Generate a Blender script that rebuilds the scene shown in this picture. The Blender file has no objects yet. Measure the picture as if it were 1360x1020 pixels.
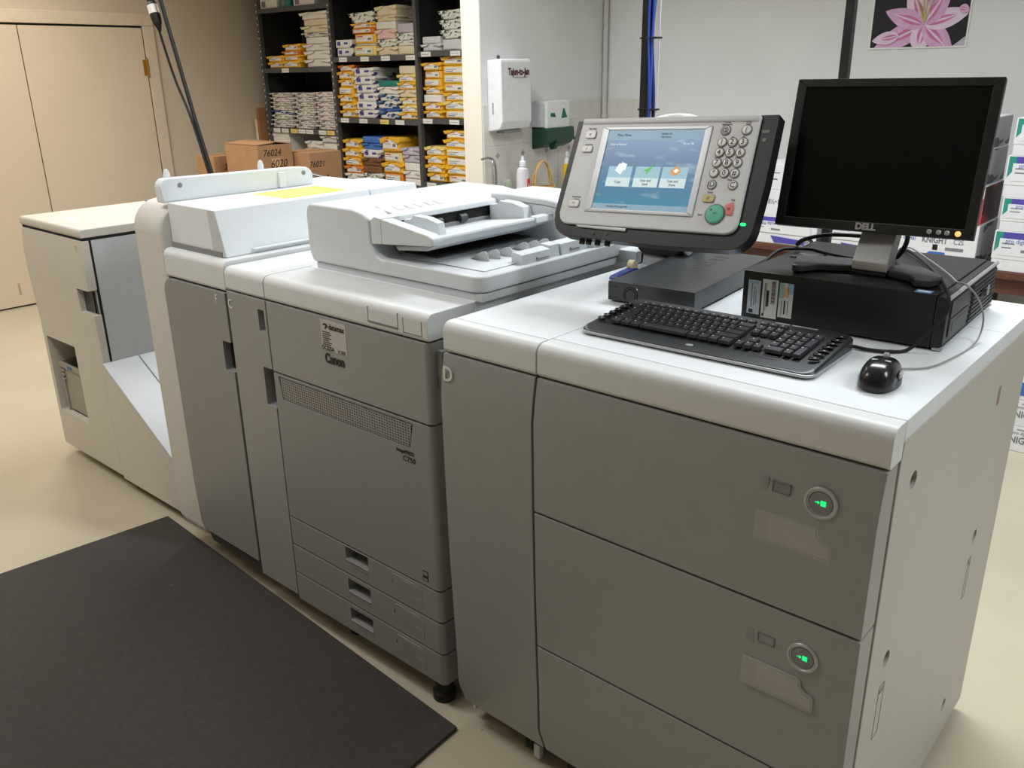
import bpy, bmesh, math, random
from mathutils import Vector, Matrix, noise
random.seed(11)
SC = bpy.context.scene
COL = SC.collection
PI = math.pi

# ------------------------------------------------------------------ materials
def lin(c):
    return tuple(((v/255)/12.92 if v/255 <= .04045 else ((v/255+.055)/1.055)**2.4) for v in c) + (1,)

def mat(name, c, rough=.5, metal=0., var=.04, scale=30., bump=0., bscale=200., spec=.5, trans=0., coat=0., emit=0.):
    m = bpy.data.materials.new(name); m.use_nodes = True
    nt = m.node_tree; N = nt.nodes; L = nt.links
    b = N['Principled BSDF']
    b.inputs['Roughness'].default_value = rough
    b.inputs['Metallic'].default_value = metal
    b.inputs['Specular IOR Level'].default_value = spec
    b.inputs['Transmission Weight'].default_value = trans
    b.inputs['Coat Weight'].default_value = coat
    col = lin(c)
    tc = N.new('ShaderNodeTexCoord')
    nz = N.new('ShaderNodeTexNoise'); nz.inputs['Scale'].default_value = scale; nz.inputs['Detail'].default_value = 4
    L.new(tc.outputs['Object'], nz.inputs['Vector'])
    r = N.new('ShaderNodeValToRGB')
    r.color_ramp.elements[0].position = .3; r.color_ramp.elements[1].position = .7
    r.color_ramp.elements[0].color = tuple(v*(1-var) for v in col[:3])+(1,)
    r.color_ramp.elements[1].color = tuple(min(1, v*(1+var)) for v in col[:3])+(1,)
    L.new(nz.outputs['Fac'], r.inputs['Fac']); L.new(r.outputs['Color'], b.inputs['Base Color'])
    if bump:
        n2 = N.new('ShaderNodeTexNoise'); n2.inputs['Scale'].default_value = bscale; n2.inputs['Detail'].default_value = 3
        L.new(tc.outputs['Object'], n2.inputs['Vector'])
        bp = N.new('ShaderNodeBump'); bp.inputs['Strength'].default_value = bump; bp.inputs['Distance'].default_value = .002
        L.new(n2.outputs['Fac'], bp.inputs['Height']); L.new(bp.outputs['Normal'], b.inputs['Normal'])
    if emit:
        b.inputs['Emission Color'].default_value = col; b.inputs['Emission Strength'].default_value = emit
    return m

def printed(name, base, ink, amount=.55, scale=22., rough=.6):
    """wrapping paper with printed blotches"""
    m = mat(name, base, rough)
    nt = m.node_tree; N = nt.nodes; L = nt.links; b = N['Principled BSDF']
    tc = N.new('ShaderNodeTexCoord'); mp = N.new('ShaderNodeMapping'); mp.inputs['Scale'].default_value = (1, 1, 2.2)
    L.new(tc.outputs['Object'], mp.inputs['Vector'])
    nz = N.new('ShaderNodeTexNoise'); nz.inputs['Scale'].default_value = scale; nz.inputs['Detail'].default_value = 6
    L.new(mp.outputs['Vector'], nz.inputs['Vector'])
    r = N.new('ShaderNodeValToRGB'); r.color_ramp.interpolation = 'CONSTANT'
    r.color_ramp.elements[0].color = lin(base); r.color_ramp.elements[1].color = lin(ink); r.color_ramp.elements[1].position = amount
    L.new(nz.outputs['Fac'], r.inputs['Fac']); L.new(r.outputs['Color'], b.inputs['Base Color'])
    return m

SCANW = mat('scanner_plastic', (208, 213, 217), .42, var=.015)
WHITE = mat('white_plastic', (224, 229, 233), .42, var=.015)
LIDW = mat('cover_plastic', (214, 217, 218), .45, var=.015)
SILVER = mat('silver_paint', (152, 153, 152), .42, .1, var=.02, bump=.03, bscale=900)
SILVER2 = mat('silver_paint_darker', (143, 144, 143), .42, .1, var=.02, bump=.03, bscale=900)
SIDE = mat('side_plastic', (188, 185, 178), .5, var=.02)
BEIGE = mat('warm_white_plastic', (206, 201, 192), .5, var=.02)
PALE = mat('pale_grey_plastic', (196, 200, 203), .45, var=.02)
GREY = mat('grey_plastic', (128, 130, 130), .5)
DGREY = mat('dark_grey_plastic', (62, 64, 66), .5)
GAP = mat('gap_black', (16, 16, 17), .8)  # flat black standing in for the shade inside gaps, slots and holes
BLACK = mat('black_plastic', (24, 25, 28), .42, var=.08)
BLACKM = mat('black_steel', (30, 31, 33), .38, .3, var=.08, bump=.04, bscale=700)
GLOSSB = mat('gloss_black', (13, 13, 15), .18)
RUBBER = mat('black_rubber', (18, 18, 19), .7)
STEEL = mat('brushed_steel', (165, 166, 168), .3, .85)
SILVERP = mat('silver_plastic', (178, 180, 183), .35, .35)
LETW = mat('letter_white', (225, 225, 222), .5)
LETK = mat('letter_black', (22, 22, 24), .5)
LETG = mat('letter_grey', (110, 112, 115), .5)
PAPER = mat('paper_white', (232, 231, 226), .7)
PAPERT = mat('label_translucent', (164, 164, 161), .3)
GREENL = mat('green_light', (20, 235, 130), .4, emit=1.3)
ORANGEL = mat('amber_light', (255, 188, 110), .4, emit=1.4)
CARD = mat('cardboard', (172, 132, 95), .8, var=.06, scale=12)
CARDD = mat('cardboard_edge', (150, 104, 66), .85)
BRASS = mat('brass', (190, 150, 60), .35, .8)
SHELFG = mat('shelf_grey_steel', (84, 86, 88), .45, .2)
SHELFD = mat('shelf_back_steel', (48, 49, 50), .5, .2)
YEL = mat('wrap_yellow', (240, 186, 52), .45, var=.12, scale=14, bump=.3, bscale=30)
YEL2 = mat('wrap_pale_yellow', (240, 214, 120), .5, var=.1, scale=14, bump=.3, bscale=30)
ORG = mat('wrap_orange', (226, 132, 44), .5, var=.12, scale=14, bump=.3, bscale=30)
CRM = mat('wrap_cream', (226, 214, 184), .6, var=.06, scale=14, bump=.3, bscale=30)
WHT = mat('wrap_white', (231, 228, 222), .6, var=.05, scale=14, bump=.3, bscale=30)
CLR = mat('wrap_clear', (214, 216, 216), .2, var=.08, scale=25, bump=.6, bscale=40)
LIL = mat('wrap_lilac', (197, 190, 204), .55, var=.08, scale=14, bump=.3, bscale=30)
PNK = mat('wrap_pink', (232, 196, 192), .6, var=.06, scale=14, bump=.3, bscale=30)
BRN = mat('wrap_brown', (124, 84, 52), .6, var=.15, scale=14, bump=.3, bscale=30)
TEA = mat('wrap_teal', (30, 128, 118), .5, var=.15, scale=14, bump=.3, bscale=30)
BLU = mat('wrap_blue', (70, 118, 196), .5, var=.12, scale=14, bump=.3, bscale=30)
WPU = printed('wrap_white_purple', (231, 229, 228), (74, 58, 110), .6, 16)
WGR = printed('wrap_white_green', (226, 229, 220), (44, 74, 60), .56, 30)
WGY = printed('wrap_white_grey', (222, 217, 212), (120, 112, 112), .57, 34)
WRD = printed('wrap_white_rose', (226, 217, 214), (150, 96, 110), .6, 34)
BLW = printed('wrap_blue_white', (220, 220, 214), (48, 84, 136), .5, 16)
INKRED = mat('ink_red', (206, 52, 44), .6)
INKBLU = mat('ink_blue', (60, 104, 178), .6)
INKGRN = mat('ink_green', (40, 130, 80), .6)
INKGRY = mat('ink_grey', (120, 122, 128), .6)
INKPUR = mat('ink_purple', (78, 70, 160), .6)
INKTEA = mat('ink_teal', (40, 138, 122), .6)
INKRIB = mat('ink_red_box', (190, 36, 44), .5)
DKPHOTO = printed('box_photo_side', (176, 176, 178), (78, 80, 86), .55, 7)
DARKRED = printed('box_red_side', (60, 22, 26), (150, 40, 44), .6, 8)
YELLOWLBL = mat('caution_yellow', (238, 232, 60), .5)
BLUECAB = mat('cable_blue', (40, 76, 170), .45)
GREENP = mat('dark_green_plastic', (18, 66, 44), .4)
GREENK = mat('ink_leaf', (20, 110, 70), .5)
BROWNT = mat('brown_laminate', (92, 58, 44), .45, var=.12, scale=8)
WICK = mat('wicker', (206, 164, 96), .7, var=.2, scale=60)
SOAPY = mat('yellow_soap', (222, 176, 30), .2, var=.05)
BLUETAPE = mat('blue_plastic', (30, 60, 150), .4)
TAPEC = mat('cream_tape', (226, 214, 176), .5)

# ------------------------------------------------------------------ mesh helpers
class M:
    def __init__(s): s.bm = bmesh.new()
    def put(s, t, mi=0, T=None):
        for f in t.faces: f.material_index = mi
        if T is not None: t.transform(T)
        me = bpy.data.meshes.new('tmp'); t.to_mesh(me); t.free()
        s.bm.from_mesh(me); bpy.data.meshes.remove(me)
    def box(s, x0, x1, y0, y1, z0, z1, bev=.002, seg=2, mi=0, T=None):
        t = bmesh.new(); bmesh.ops.create_cube(t, size=1)
        for v in t.verts:
            v.co = Vector(((x0+x1)/2+v.co.x*abs(x1-x0), (y0+y1)/2+v.co.y*abs(y1-y0), (z0+z1)/2+v.co.z*abs(z1-z0)))
        if bev:
            bmesh.ops.bevel(t, geom=t.edges[:], offset=min(bev, .49*min(abs(x1-x0), abs(y1-y0), abs(z1-z0))), segments=seg, profile=.5, affect='EDGES')
        s.put(t, mi, T); return s
    def prism(s, pts, ax, a0, a1, bev=0., seg=2, mi=0, T=None, caps=True):
        """polygon swept along an axis: 'x' takes (y,z), 'y' takes (x,z), 'z' takes (x,y)"""
        t = bmesh.new()
        def P(p, a):
            return {'x': (a, p[0], p[1]), 'y': (p[0], a, p[1]), 'z': (p[0], p[1], a)}[ax]
        A = [t.verts.new(P(p, a0)) for p in pts]; B = [t.verts.new(P(p, a1)) for p in pts]
        n = len(pts)
        for i in range(n): t.faces.new((A[i], A[(i+1) % n], B[(i+1) % n], B[i]))
        if caps: t.faces.new(A[::-1]); t.faces.new(B)
        bmesh.ops.recalc_face_normals(t, faces=t.faces[:])
        if bev:
            es = [e for e in t.edges if len(e.link_faces) == 2 and e.calc_face_angle(0) > .45]
            bmesh.ops.bevel(t, geom=es, offset=bev, segments=seg, profile=.5, affect='EDGES', clamp_overlap=True)
        s.put(t, mi, T); return s
    def tube(s, path, r, n=8, mi=0, T=None):
        t = bmesh.new(); path = [Vector(p) for p in path]; rings = []; up = None
        for i, p in enumerate(path):
            d = (path[min(i+1, len(path)-1)]-path[max(i-1, 0)]).normalized()
            if up is None: up = d.orthogonal().normalized()
            up = (up-d*up.dot(d)).normalized(); sd = d.cross(up)
            rr = r[i] if isinstance(r, (list, tuple)) else r
            rings.append([t.verts.new(p+up*math.cos(2*PI*k/n)*rr+sd*math.sin(2*PI*k/n)*rr) for k in range(n)])
        for a, b in zip(rings, rings[1:]):
            for k in range(n): t.faces.new((a[k], a[(k+1) % n], b[(k+1) % n], b[k]))
        t.faces.new(rings[0][::-1]); t.faces.new(rings[-1])
        bmesh.ops.recalc_face_normals(t, faces=t.faces[:])
        s.put(t, mi, T); return s
    def lathe(s, prof, c=(0, 0, 0), n=24, mi=0, T=None, sx=1., sy=1.):
        t = bmesh.new(); rings = []
        for r, z in prof:
            rings.append([t.verts.new((c[0]+sx*r*math.cos(2*PI*k/n), c[1]+sy*r*math.sin(2*PI*k/n), c[2]+z)) for k in range(n)])
        for a, b in zip(rings, rings[1:]):
            for k in range(n): t.faces.new((a[k], a[(k+1) % n], b[(k+1) % n], b[k]))
        t.faces.new(rings[0][::-1]); t.faces.new(rings[-1])
        bmesh.ops.recalc_face_normals(t, faces=t.faces[:])
        s.put(t, mi, T); return s
    def build(s, name, mats, parent=None, world=True, smooth=True):
        if not isinstance(mats, (list, tuple)): mats = [mats]
        me = bpy.data.meshes.new(name)
        if world and parent is not None: s.bm.transform(W(parent).inverted())
        s.bm.to_mesh(me); s.bm.free()
        return link(name, me, mats, parent, smooth)

def link(name, me, mats=None, parent=None, smooth=True):
    if mats:
        for m in mats: me.materials.append(m)
    if smooth:
        me.polygons.foreach_set('use_smooth', [True]*len(me.polygons))
        me.set_sharp_from_angle(angle=math.radians(28))
    o = bpy.data.objects.new(name, me); COL.objects.link(o)
    if smooth: o.modifiers.new('n', 'WEIGHTED_NORMAL').keep_sharp = True
    if parent is not None: o.parent = parent
    return o

def W(o):
    m = o.matrix_basis.copy()
    while o.parent: o = o.parent; m = o.matrix_basis @ m
    return m

def tag(o, label=None, cat=None, group=None, kind=None):
    if label: o['label'] = label
    if cat: o['category'] = cat
    if group: o['group'] = group
    if kind: o['kind'] = kind
    return o

def thing(name, label, cat, loc=(0, 0, 0), rot=(0, 0, 0), group=None, matrix=None):
    o = bpy.data.objects.new(name, None); COL.objects.link(o); o.empty_display_size = .1
    if matrix is not None: o.matrix_basis = matrix
    else: o.location = loc; o.rotation_euler = rot
    return tag(o, label, cat, group)

def struct(name, mesh, mats, **k):
    return tag(mesh.build(name, mats, **k), kind='structure')

def spline(P, n=8):
    P = [Vector(p) for p in P]; out = []
    for i in range(len(P)-1):
        a, b, c, d = P[max(i-1, 0)], P[i], P[i+1], P[min(i+2, len(P)-1)]
        for k in range(n):
            t = k/n
            out.append(.5*((2*b)+(c-a)*t+(2*a-5*b+4*c-d)*t*t+(3*b-a-3*c+d)*t**3))
    return out+[P[-1]]

def arc(cx, cy, r, a0, a1, n=6):
    return [(cx+r*math.cos(math.radians(a0+(a1-a0)*i/n)), cy+r*math.sin(math.radians(a0+(a1-a0)*i/n))) for i in range(n+1)]

def rrect(x0, x1, y0, y1, r, n=5):
    return (arc(x1-r, y0+r, r, -90, 0, n)+arc(x1-r, y1-r, r, 0, 90, n)+arc(x0+r, y1-r, r, 90, 180, n)+arc(x0+r, y0+r, r, 180, 270, n))

def cut(o, cutters):
    """subtract closed M meshes (given in world space) from a mesh object"""
    for c in cutters:
        me = bpy.data.meshes.new('c'); c.bm.to_mesh(me); c.bm.free()
        k = bpy.data.objects.new('c', me); COL.objects.link(k)
        if o.data.materials: me.materials.append(o.data.materials[0])
        o.modifiers.clear(); md = o.modifiers.new('b', 'BOOLEAN'); md.operation = 'DIFFERENCE'; md.object = k; md.solver = 'EXACT'
        bpy.context.view_layer.update()
        dg = bpy.context.evaluated_depsgraph_get()
        nm = bpy.data.meshes.new_from_object(o.evaluated_get(dg))
        o.modifiers.clear(); old = o.data; nm.name = old.name; o.data = nm
        bpy.data.objects.remove(k); bpy.data.meshes.remove(me); bpy.data.meshes.remove(old)
        nm.polygons.foreach_set('use_smooth', [True]*len(nm.polygons)); nm.set_sharp_from_angle(angle=math.radians(28))
        o.modifiers.new('n', 'WEIGHTED_NORMAL').keep_sharp = True

def text(name, s, size, loc, right, up, m, parent, align='CENTER', sx=1., ext=.0003, world=True, shear=0., bold=0.):
    cu = bpy.data.curves.new('f', 'FONT'); cu.body = s; cu.size = size; cu.align_x = align; cu.align_y = 'CENTER'
    cu.extrude = ext; cu.shear = shear; cu.resolution_u = 3; cu.offset = bold
    o = bpy.data.objects.new('f', cu); COL.objects.link(o); bpy.context.view_layer.update()
    me = bpy.data.meshes.new_from_object(o.evaluated_get(bpy.context.evaluated_depsgraph_get()))
    bpy.data.objects.remove(o); bpy.data.curves.remove(cu)
    r = Vector(right).normalized(); u = Vector(up).normalized(); n = r.cross(u)
    T = Matrix(((r.x*sx, u.x, n.x, loc[0]), (r.y*sx, u.y, n.y, loc[1]), (r.z*sx, u.z, n.z, loc[2]), (0, 0, 0, 1)))
    me.transform(T)
    if world and parent is not None: me.transform(W(parent).inverted())
    me.name = name
    return link(name, me, [m], parent, smooth=False)

XR, ZU, YR = (1, 0, 0), (0, 0, 1), (0, 1, 0)
FRONT = dict(right=XR, up=ZU)       # lettering on a face that looks towards -Y
SIDEP = dict(right=YR, up=ZU)       # lettering on a face that looks towards +X

# ------------------------------------------------------------------ camera
cam = bpy.data.cameras.new('camera'); co = bpy.data.objects.new('camera', cam); COL.objects.link(co)
cam.sensor_width = 36; cam.lens = 1150/1360*36; cam.clip_start = .02
co.matrix_world = Matrix(((.752882, -.213903, .622426, .336045), (.657997, .265365, -.704714, -1.19156), (-.01443, .940121, .340536, 1.522735), (0, 0, 0, 1)))
SC.camera = co

# ------------------------------------------------------------------ the room
def wallmat(name, c, var=.03, rough=.75):
    return mat(name, c, rough, var=var, scale=2.5, bump=.15, bscale=120)
FLOORM = mat('floor_vinyl', (190, 181, 160), .32, var=.04, scale=3.)
def speck(m, dark):
    nt = m.node_tree; N = nt.nodes; L = nt.links; b = N['Principled BSDF']
    src = b.inputs['Base Color'].links[0].from_socket
    tc = N.new('ShaderNodeTexCoord'); vo = N.new('ShaderNodeTexVoronoi'); vo.inputs['Scale'].default_value = 7.
    L.new(tc.outputs['Object'], vo.inputs['Vector'])
    r = N.new('ShaderNodeValToRGB'); r.color_ramp.elements[0].position = .018; r.color_ramp.elements[1].position = .03
    r.color_ramp.elements[0].color = (.6, .6, .6, 1); r.color_ramp.elements[1].color = (0, 0, 0, 1)
    L.new(vo.outputs['Distance'], r.inputs['Fac'])
    mx = N.new('ShaderNodeMixRGB'); mx.inputs['Color2'].default_value = lin(dark)
    L.new(r.outputs['Color'], mx.inputs['Fac']); L.new(src, mx.inputs['Color1']); L.new(mx.outputs['Color'], b.inputs['Base Color'])
speck(FLOORM, (128, 118, 100))
WARM = wallmat('wall_paint_beige', (208, 195, 176))
COOL = wallmat('wall_paint_grey', (222, 223, 222))
CREAM = wallmat('wall_paint_cream', (226, 218, 206))
CEIL = wallmat('ceiling_paint', (226, 226, 222))
TILE = mat('ceramic_tile', (214, 211, 204), .35, var=.05, scale=9)
X0, X1, Y0, Y1, H = -6.2, 3.0, -3.2, 3.5, 2.75
struct('floor', M().box(X0-.1, X1+.1, Y0-.1, Y1+.1, -.06, 0, 0), FLOORM)
struct('ceiling', M().box(X0-.1, X1+.1, Y0-.1, Y1+.1, H, H+.06, 0), CEIL)
struct('wall_left', M().box(X0-.12, X0, Y0, Y1+.12, 0, H, 0), WARM)
struct('wall_back', M().box(X0, X1+.1, Y1, Y1+.12, 0, H, 0), COOL)
struct('wall_right', M().box(X1, X1+.1, Y0, Y1, 0, H, 0), COOL)
struct('wall_front', M().box(X0, X1+.1, Y0-.12, Y0, 0, H, 0), WARM)
# the partition beside the shelves: cream end, grey long face
struct('wall_partition', M().box(-3.135, -3.0, 2.37, Y1, 0, H, .004).box(-3.003, -2.999, 2.375, Y1, 1.21, H, 0, mi=1), [CREAM, COOL])
# ceramic wall tiles above the sink: each course set out with real joints
tm = M()
for k in range(10):
    for j in range(6):
        y = 2.38+k*.108; z = .70+j*.108
        if y+.105 < Y1: tm.box(-3.0, -2.994, y, y+.1075, z-.0, z+.1075, .0006, 1)
for k in range(3):
    for j in range(6):
        x = -2.99+k*.108; z = .70+j*.108
        tm.box(x, x+.1075, Y1-.006, Y1, z, z+.1075, .0006, 1)
struct('trim_1', tm, TILE)
dm = M()
for k in range(1, 10, 2):
    for j in (1, 3):
        y = 2.38+k*.108-.001; z = .70+j*.108+.053
        if y < Y1-.03: dm.prism([(y-.018, z), (y, z-.018), (y+.018, z), (y, z+.018)], 'x', -2.9945, -2.9925)
struct('trim_2', dm, mat('tile_diamond', (158, 156, 148), .4))
struct('baseboard_left', M().box(X0, X0+.012, 2.26, Y1, 0, .09, .003), CREAM)

# folding closet door in the left wall
DOORM = mat('door_paint', (214, 200, 180), .45, var=.02, scale=3)
d = tag(M().box(X0, X0+.02, 2.175, 2.26, 0, 1.866, .004).box(X0, X0+.02, -.42, -.34, 0, 1.866, .004).box(X0, X0+.02, -.42, 2.26, 1.866, 1.95, .006)
        .build('door_1', mat('trim_paint', (216, 203, 184), .45)), kind='structure')
M().box(X0, X0+.004, -.34, 2.175, .003, 1.866, 0).build('door_opening', GAP, d)
for a, b_ in ((1.313, 2.166), (.46, 1.307), (-.337, .454)):
    M().box(X0+.002, X0+.016, a, b_, .012, 1.852, .003).build('door_panel', DOORM, d)
M().tube([(X0+.022, 2.171, 1.52), (X0+.022, 2.171, 1.64)], .008, 10).box(X0+.016, X0+.0185, 2.14, 2.17, 1.525, 1.635, .001).tube([(X0+.022, 2.171, 1.512), (X0+.022, 2.171, 1.648)], .005, 8).build('hinge', BRASS, d)
M().box(X0+.016, X0+.019, .985, 1.0, .09, .17, .002).build('door_pull', mat('door_dirt', (176, 164, 146), .6), d)

# ------------------------------------------------------------------ black floor mat
MATM = mat('mat_rubber', (60, 56, 53), .85, var=.12, scale=60, bump=.5, bscale=500)
speck(MATM, (120, 114, 106))
t = M().prism([(-.907, -.006), (-2.476, .083), (-2.548, -.62), (-2.56, -1.02), (-.862, -1.02), (-.898, -.165)], 'z', .0005, .012, .003)
tag(t.build('floor_mat', MATM), 'black rubber floor mat lying on the floor in front of the printers', 'mat')

# ------------------------------------------------------------------ three-drawer paper deck (right end of the line)
dk = thing('paper_deck', 'silver and white paper deck marked D with green-lit drawers', 'paper deck', (-.455, .44, 0))
FR = [(0, .974), (-.008, .93), (-.0135, .885), (-.0125, .70), (-.009, .50), (-.004, .34), (0, .24), (.002, .14), (.024, .072)]   # bulging front, (y, z)
def front(z):
    for (a, za), (b_, zb) in zip(FR, FR[1:]):
        if zb <= z <= za: return a+(b_-a)*(za-z)/(za-zb)
    return FR[0][0] if z > .9 else FR[-1][0]
def slab(m, x0, x1, za, zb, back=.045, off=0., bev=.0025, mi=0):
    zs = [za]+[z for _, z in FR if zb < z < za]+[zb]
    m.prism([(front(z)+off, z) for z in zs]+[(back, zb), (back, za)], 'x', x0, x1, bev, 2, mi); return m
M().box(-.903, -.006, .05, .855, .05, 1.0, .004).build('inner_frame', GAP, dk)  # body slab coloured black so the panel gaps look shaded
sp = M().prism([(.05, .965), (.05, .05), (.06, .032), (.865, .032), (.865, 1.004), (.056, 1.004)], 'x', -.012, 0, .003).build('side_panel', SIDE, dk)
M().box(-.907, -.897, .05, .865, .032, .97, .003).build('left_panel', SIDE, dk)
M().box(-.9, -.01, .853, .865, .05, 1.0, .003).build('rear_panel', SIDE, dk)
# dimples and moulded grips in the side panel
cut(sp, [M().lathe([(.016, -.01), (.016, .01)], n=16, T=Matrix.Translation((0, y, z)) @ Matrix.Rotation(PI/2, 4, 'Y')) for y, z in ((.128, .915), (.663, .579), (.135, .577), (.672, .134))])
for y, z in ((.128, .915), (.663, .579), (.135, .577), (.672, .134)):
    M().lathe([(.0155, 0), (.0155, .002), (.013, .003)], n=16, T=Matrix.Translation((-.011, y, z)) @ Matrix.Rotation(PI/2, 4, 'Y')).build('screw_cap', GREY, dk)
for y0, y1, z0, z1 in ((.648, .668, .43, .53), (.12, .148, .415, .525)):
    g = M()
    for a in ((y0, y1, z0, z0+.002), (y0, y1, z1-.002, z1), (y0, y0+.0015, z0, z1), (y1-.0015, y1, z0, z1)): g.box(-.0004, .0006, *a, 0)
    g.box(-.0004, .0014, y0+.004, y1-.003, z1-.014, z1-.008, .0005, 1); g.build('grip_cover', GREY, dk)
M().box(-.0005, .001, .632, .65, .885, .925, .0008, 1).build('latch_mark', mat('worn_patch', (150, 132, 118), .6), dk)
# front covers of the lid
def lidprof(z0, z1, y0, y1, r):
    return [(y1, z0), (y0+.004, z0), (y0, z0+.006)]+[(y, z) for y, z in arc(y0+r, z1-r, r, 180, 90, 6)]+[(y1, z1)]
M().prism(lidprof(.977, 1.04, 0, .0385, .021), 'x', -.905, -.6565, .002).build('front_cover', LIDW, dk)
M().prism(lidprof(.977, 1.04, 0, .049, .021), 'x', -.6535, 0, .002).build('front_cover', LIDW, dk)
M().box(-.905, -.6558, .0405, .865, 1.006, 1.04, .0025).build('top_panel', WHITE, dk)
M().box(-.6542, 0, .051, .6125, 1.006, 1.04, .0025).build('top_panel', WHITE, dk)
M().box(-.6542, 0, .6145, .865, 1.006, 1.04, .0025).build('top_panel', WHITE, dk)
# D panel
dp = slab(M(), -.905, -.6575, .9735, .074).build('front_door', SILVER, dk)
text('letter', 'D', .046, (-.884, front(.915)-.0016, .932), XR, ZU, LETW, dp, sx=.85, bold=.0006)
# drawers
icon = lambda b_, x, z, y: b_.box(x, x+.0085, y-.0006, y, z-.0045, z+.0045, .0003, 1).box(x-.0085, x-.002, y-.0006, y, z-.0008, z+.0008, 0).prism([(x-.0045, z-.003), (x-.001, z), (x-.0045, z+.003)], 'y', y-.0006, y)
def drawer(za, zb, zc=None):
    o = slab(M(), -.6525, -.002, za, zb).build('drawer', SILVER, dk)
    if zc is None: return o
    y = front(zc)
    slope = .0
    def P(b_): return b_
    # push button with ring and lit symbol
    T = Matrix.Translation((-.0875, y+.001, zc)) @ Matrix.Rotation(PI/2, 4, 'X')
    M().lathe([(.0265, 0), (.0265, .0032), (.0255, .0048), (.0225, .0048), (.0215, .003), (.0195, .0025), (.0195, 0)], n=40, T=T).build('button_ring', SILVERP, o)
    M().lathe([(.0193, 0), (.0193, .0018), (.018, .0034), (0.004, .0038)], n=36, T=T).build('button', GREY, o)
    icon(M(), -.0875, zc+.001, y-.0026).build('button_light', GREENL, o)
    # indicator window
    M().box(-.187, -.172, y-.0008, y+.004, zc-.013, zc+.017, .002).build('indicator_blank', SILVER2, o)
    w = M()
    for a in ((-.166, -.136, zc-.004, zc-.0025), (-.166, -.136, zc+.0125, zc+.014), (-.166, -.1645, zc-.004, zc+.014), (-.1375, -.136, zc-.004, zc+.014)): w.box(a[0], a[1], y-.0016, y+.003, a[2], a[3], .0003, 1)
    w.box(-.1645, -.1375, y-.0007, y+.003, zc-.0025, zc+.0125, 0, mi=1)
    w.build('indicator_window', [LETG, GREY if zc > .8 else SILVER2], o)
    # clear size-label holder, cut away at its lower right
    z0 = zc-.098
    hol = [(-.19, z0+.003), (-.187, z0), (-.066, z0), (-.062, z0+.004), (-.062, z0+.028), (-.066, z0+.032), (-.076, z0+.034), (-.084, z0+.042), (-.086, z0+.053), (-.09, z0+.056), (-.187, z0+.056), (-.19, z0+.053)]
    M().prism(hol, 'y', y-.0022, y+.006, .0007, 1).build('label_holder', PAPERT, o)
    M().prism([(-.164, z0+.008), (-.066, z0+.008), (-.066, z0+.027), (-.08, z0+.03), (-.089, z0+.04), (-.09, z0+.052), (-.164, z0+.052)], 'y', y-.0027, y).box(-.186, -.067, y-.0028, y, z0+.0045, z0+.0055, 0).build('size_label', mat('size_card', (170, 170, 168), .4), o)
    return o
drawer(.9735, .6945, .902); drawer(.6905, .3715, .622); drawer(.3675, .072)
for x, y in ((-.06, .55), (-.06, .10), (-.725, .075), (-.76, .75), (-.60, .075)):
    c = M(); c.box(x-.02, x+.02, y-.02, y+.02, .045, .056, .002)
    c.lathe([(.024, -.012), (.026, -.009), (.026, .009), (.024, .012)], n=20, T=Matrix.Translation((x, y, .0262)) @ Matrix.Rotation(PI/2, 4, 'Y')).box(x-.016, x+.016, y-.014, y+.014, .03, .047, .002)
    c.build('caster', RUBBER, dk)
M().box(-.702, -.684, .04, .054, .012, .05, .002).build('levelling_foot', PALE, dk)

# ------------------------------------------------------------------ colour printer with scanner on top
pr = thing('printer', 'silver colour printer with a white document scanner on top', 'printer', (-1.35, .42, 0))
XL, XC, XE, YF = -1.765, -1.582, -.972, .02
M().box(XL+.01, XE-.012, YF+.06, .82, .09, 1.0, .004).build('inner_frame', GAP, pr)
M().prism([(YF+.05, .075), (.83, .075), (.83, .972), (YF+.05, .972)], 'x', XE-.012, XE-.002, .003).build('side_panel', PALE, pr)
M().prism(lidprof(.976, 1.038, YF, .166, .02), 'x', XC+.0015, XE, .004, 2).build('top_cover', LIDW, pr)
M().box(XC+.0015, XE, .166, .83, .976, 1.038, .003).build('rear_top_cover', WHITE, pr)
lc = M().prism(lidprof(.976, 1.038, YF, .83, .02), 'x', XL+.001, XC-.0005, .002).build('left_top_cover', LIDW, pr)
# printed flaps in the top cover
g = M()
for x0, x1, z0, z1 in ((-1.168, -1.066, .993, 1.026), (-1.05, -.99, .987, 1.02)):
    for a in ((x0, x1, z0-.0007, z0+.0007), (x0, x0+.0012, z0, z1), (x1-.0012, x1, z0, z1)): g.box(a[0], a[1], YF-.0007, YF+.003, a[2], a[3], 0)
g.box(-1.168, -1.066, YF-.0016, YF+.002, .990, .9935, .0005, 1); g.build('cover_flap', LETG, pr)
# C side panel
cp = M().box(XL+.001, XC-.001, YF, YF+.04, .088, .9725, .0025).build('side_door', SILVER, pr)
cut(cp, [M().box(-1.62, -1.592, YF-.01, YF+.022, .885, .945, .003), M().box(-1.624, XC+.01, YF-.01, YF+.035, .675, .785, .003)])
M().box(-1.618, XC-.001, YF+.03, YF+.036, .678, .782, 0).build('handle_recess', GAP, cp)
text('letter', 'C', .036, (-1.750, YF-.0012, .937), XR, ZU, LETW, cp, sx=.8, bold=.0004)
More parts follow.
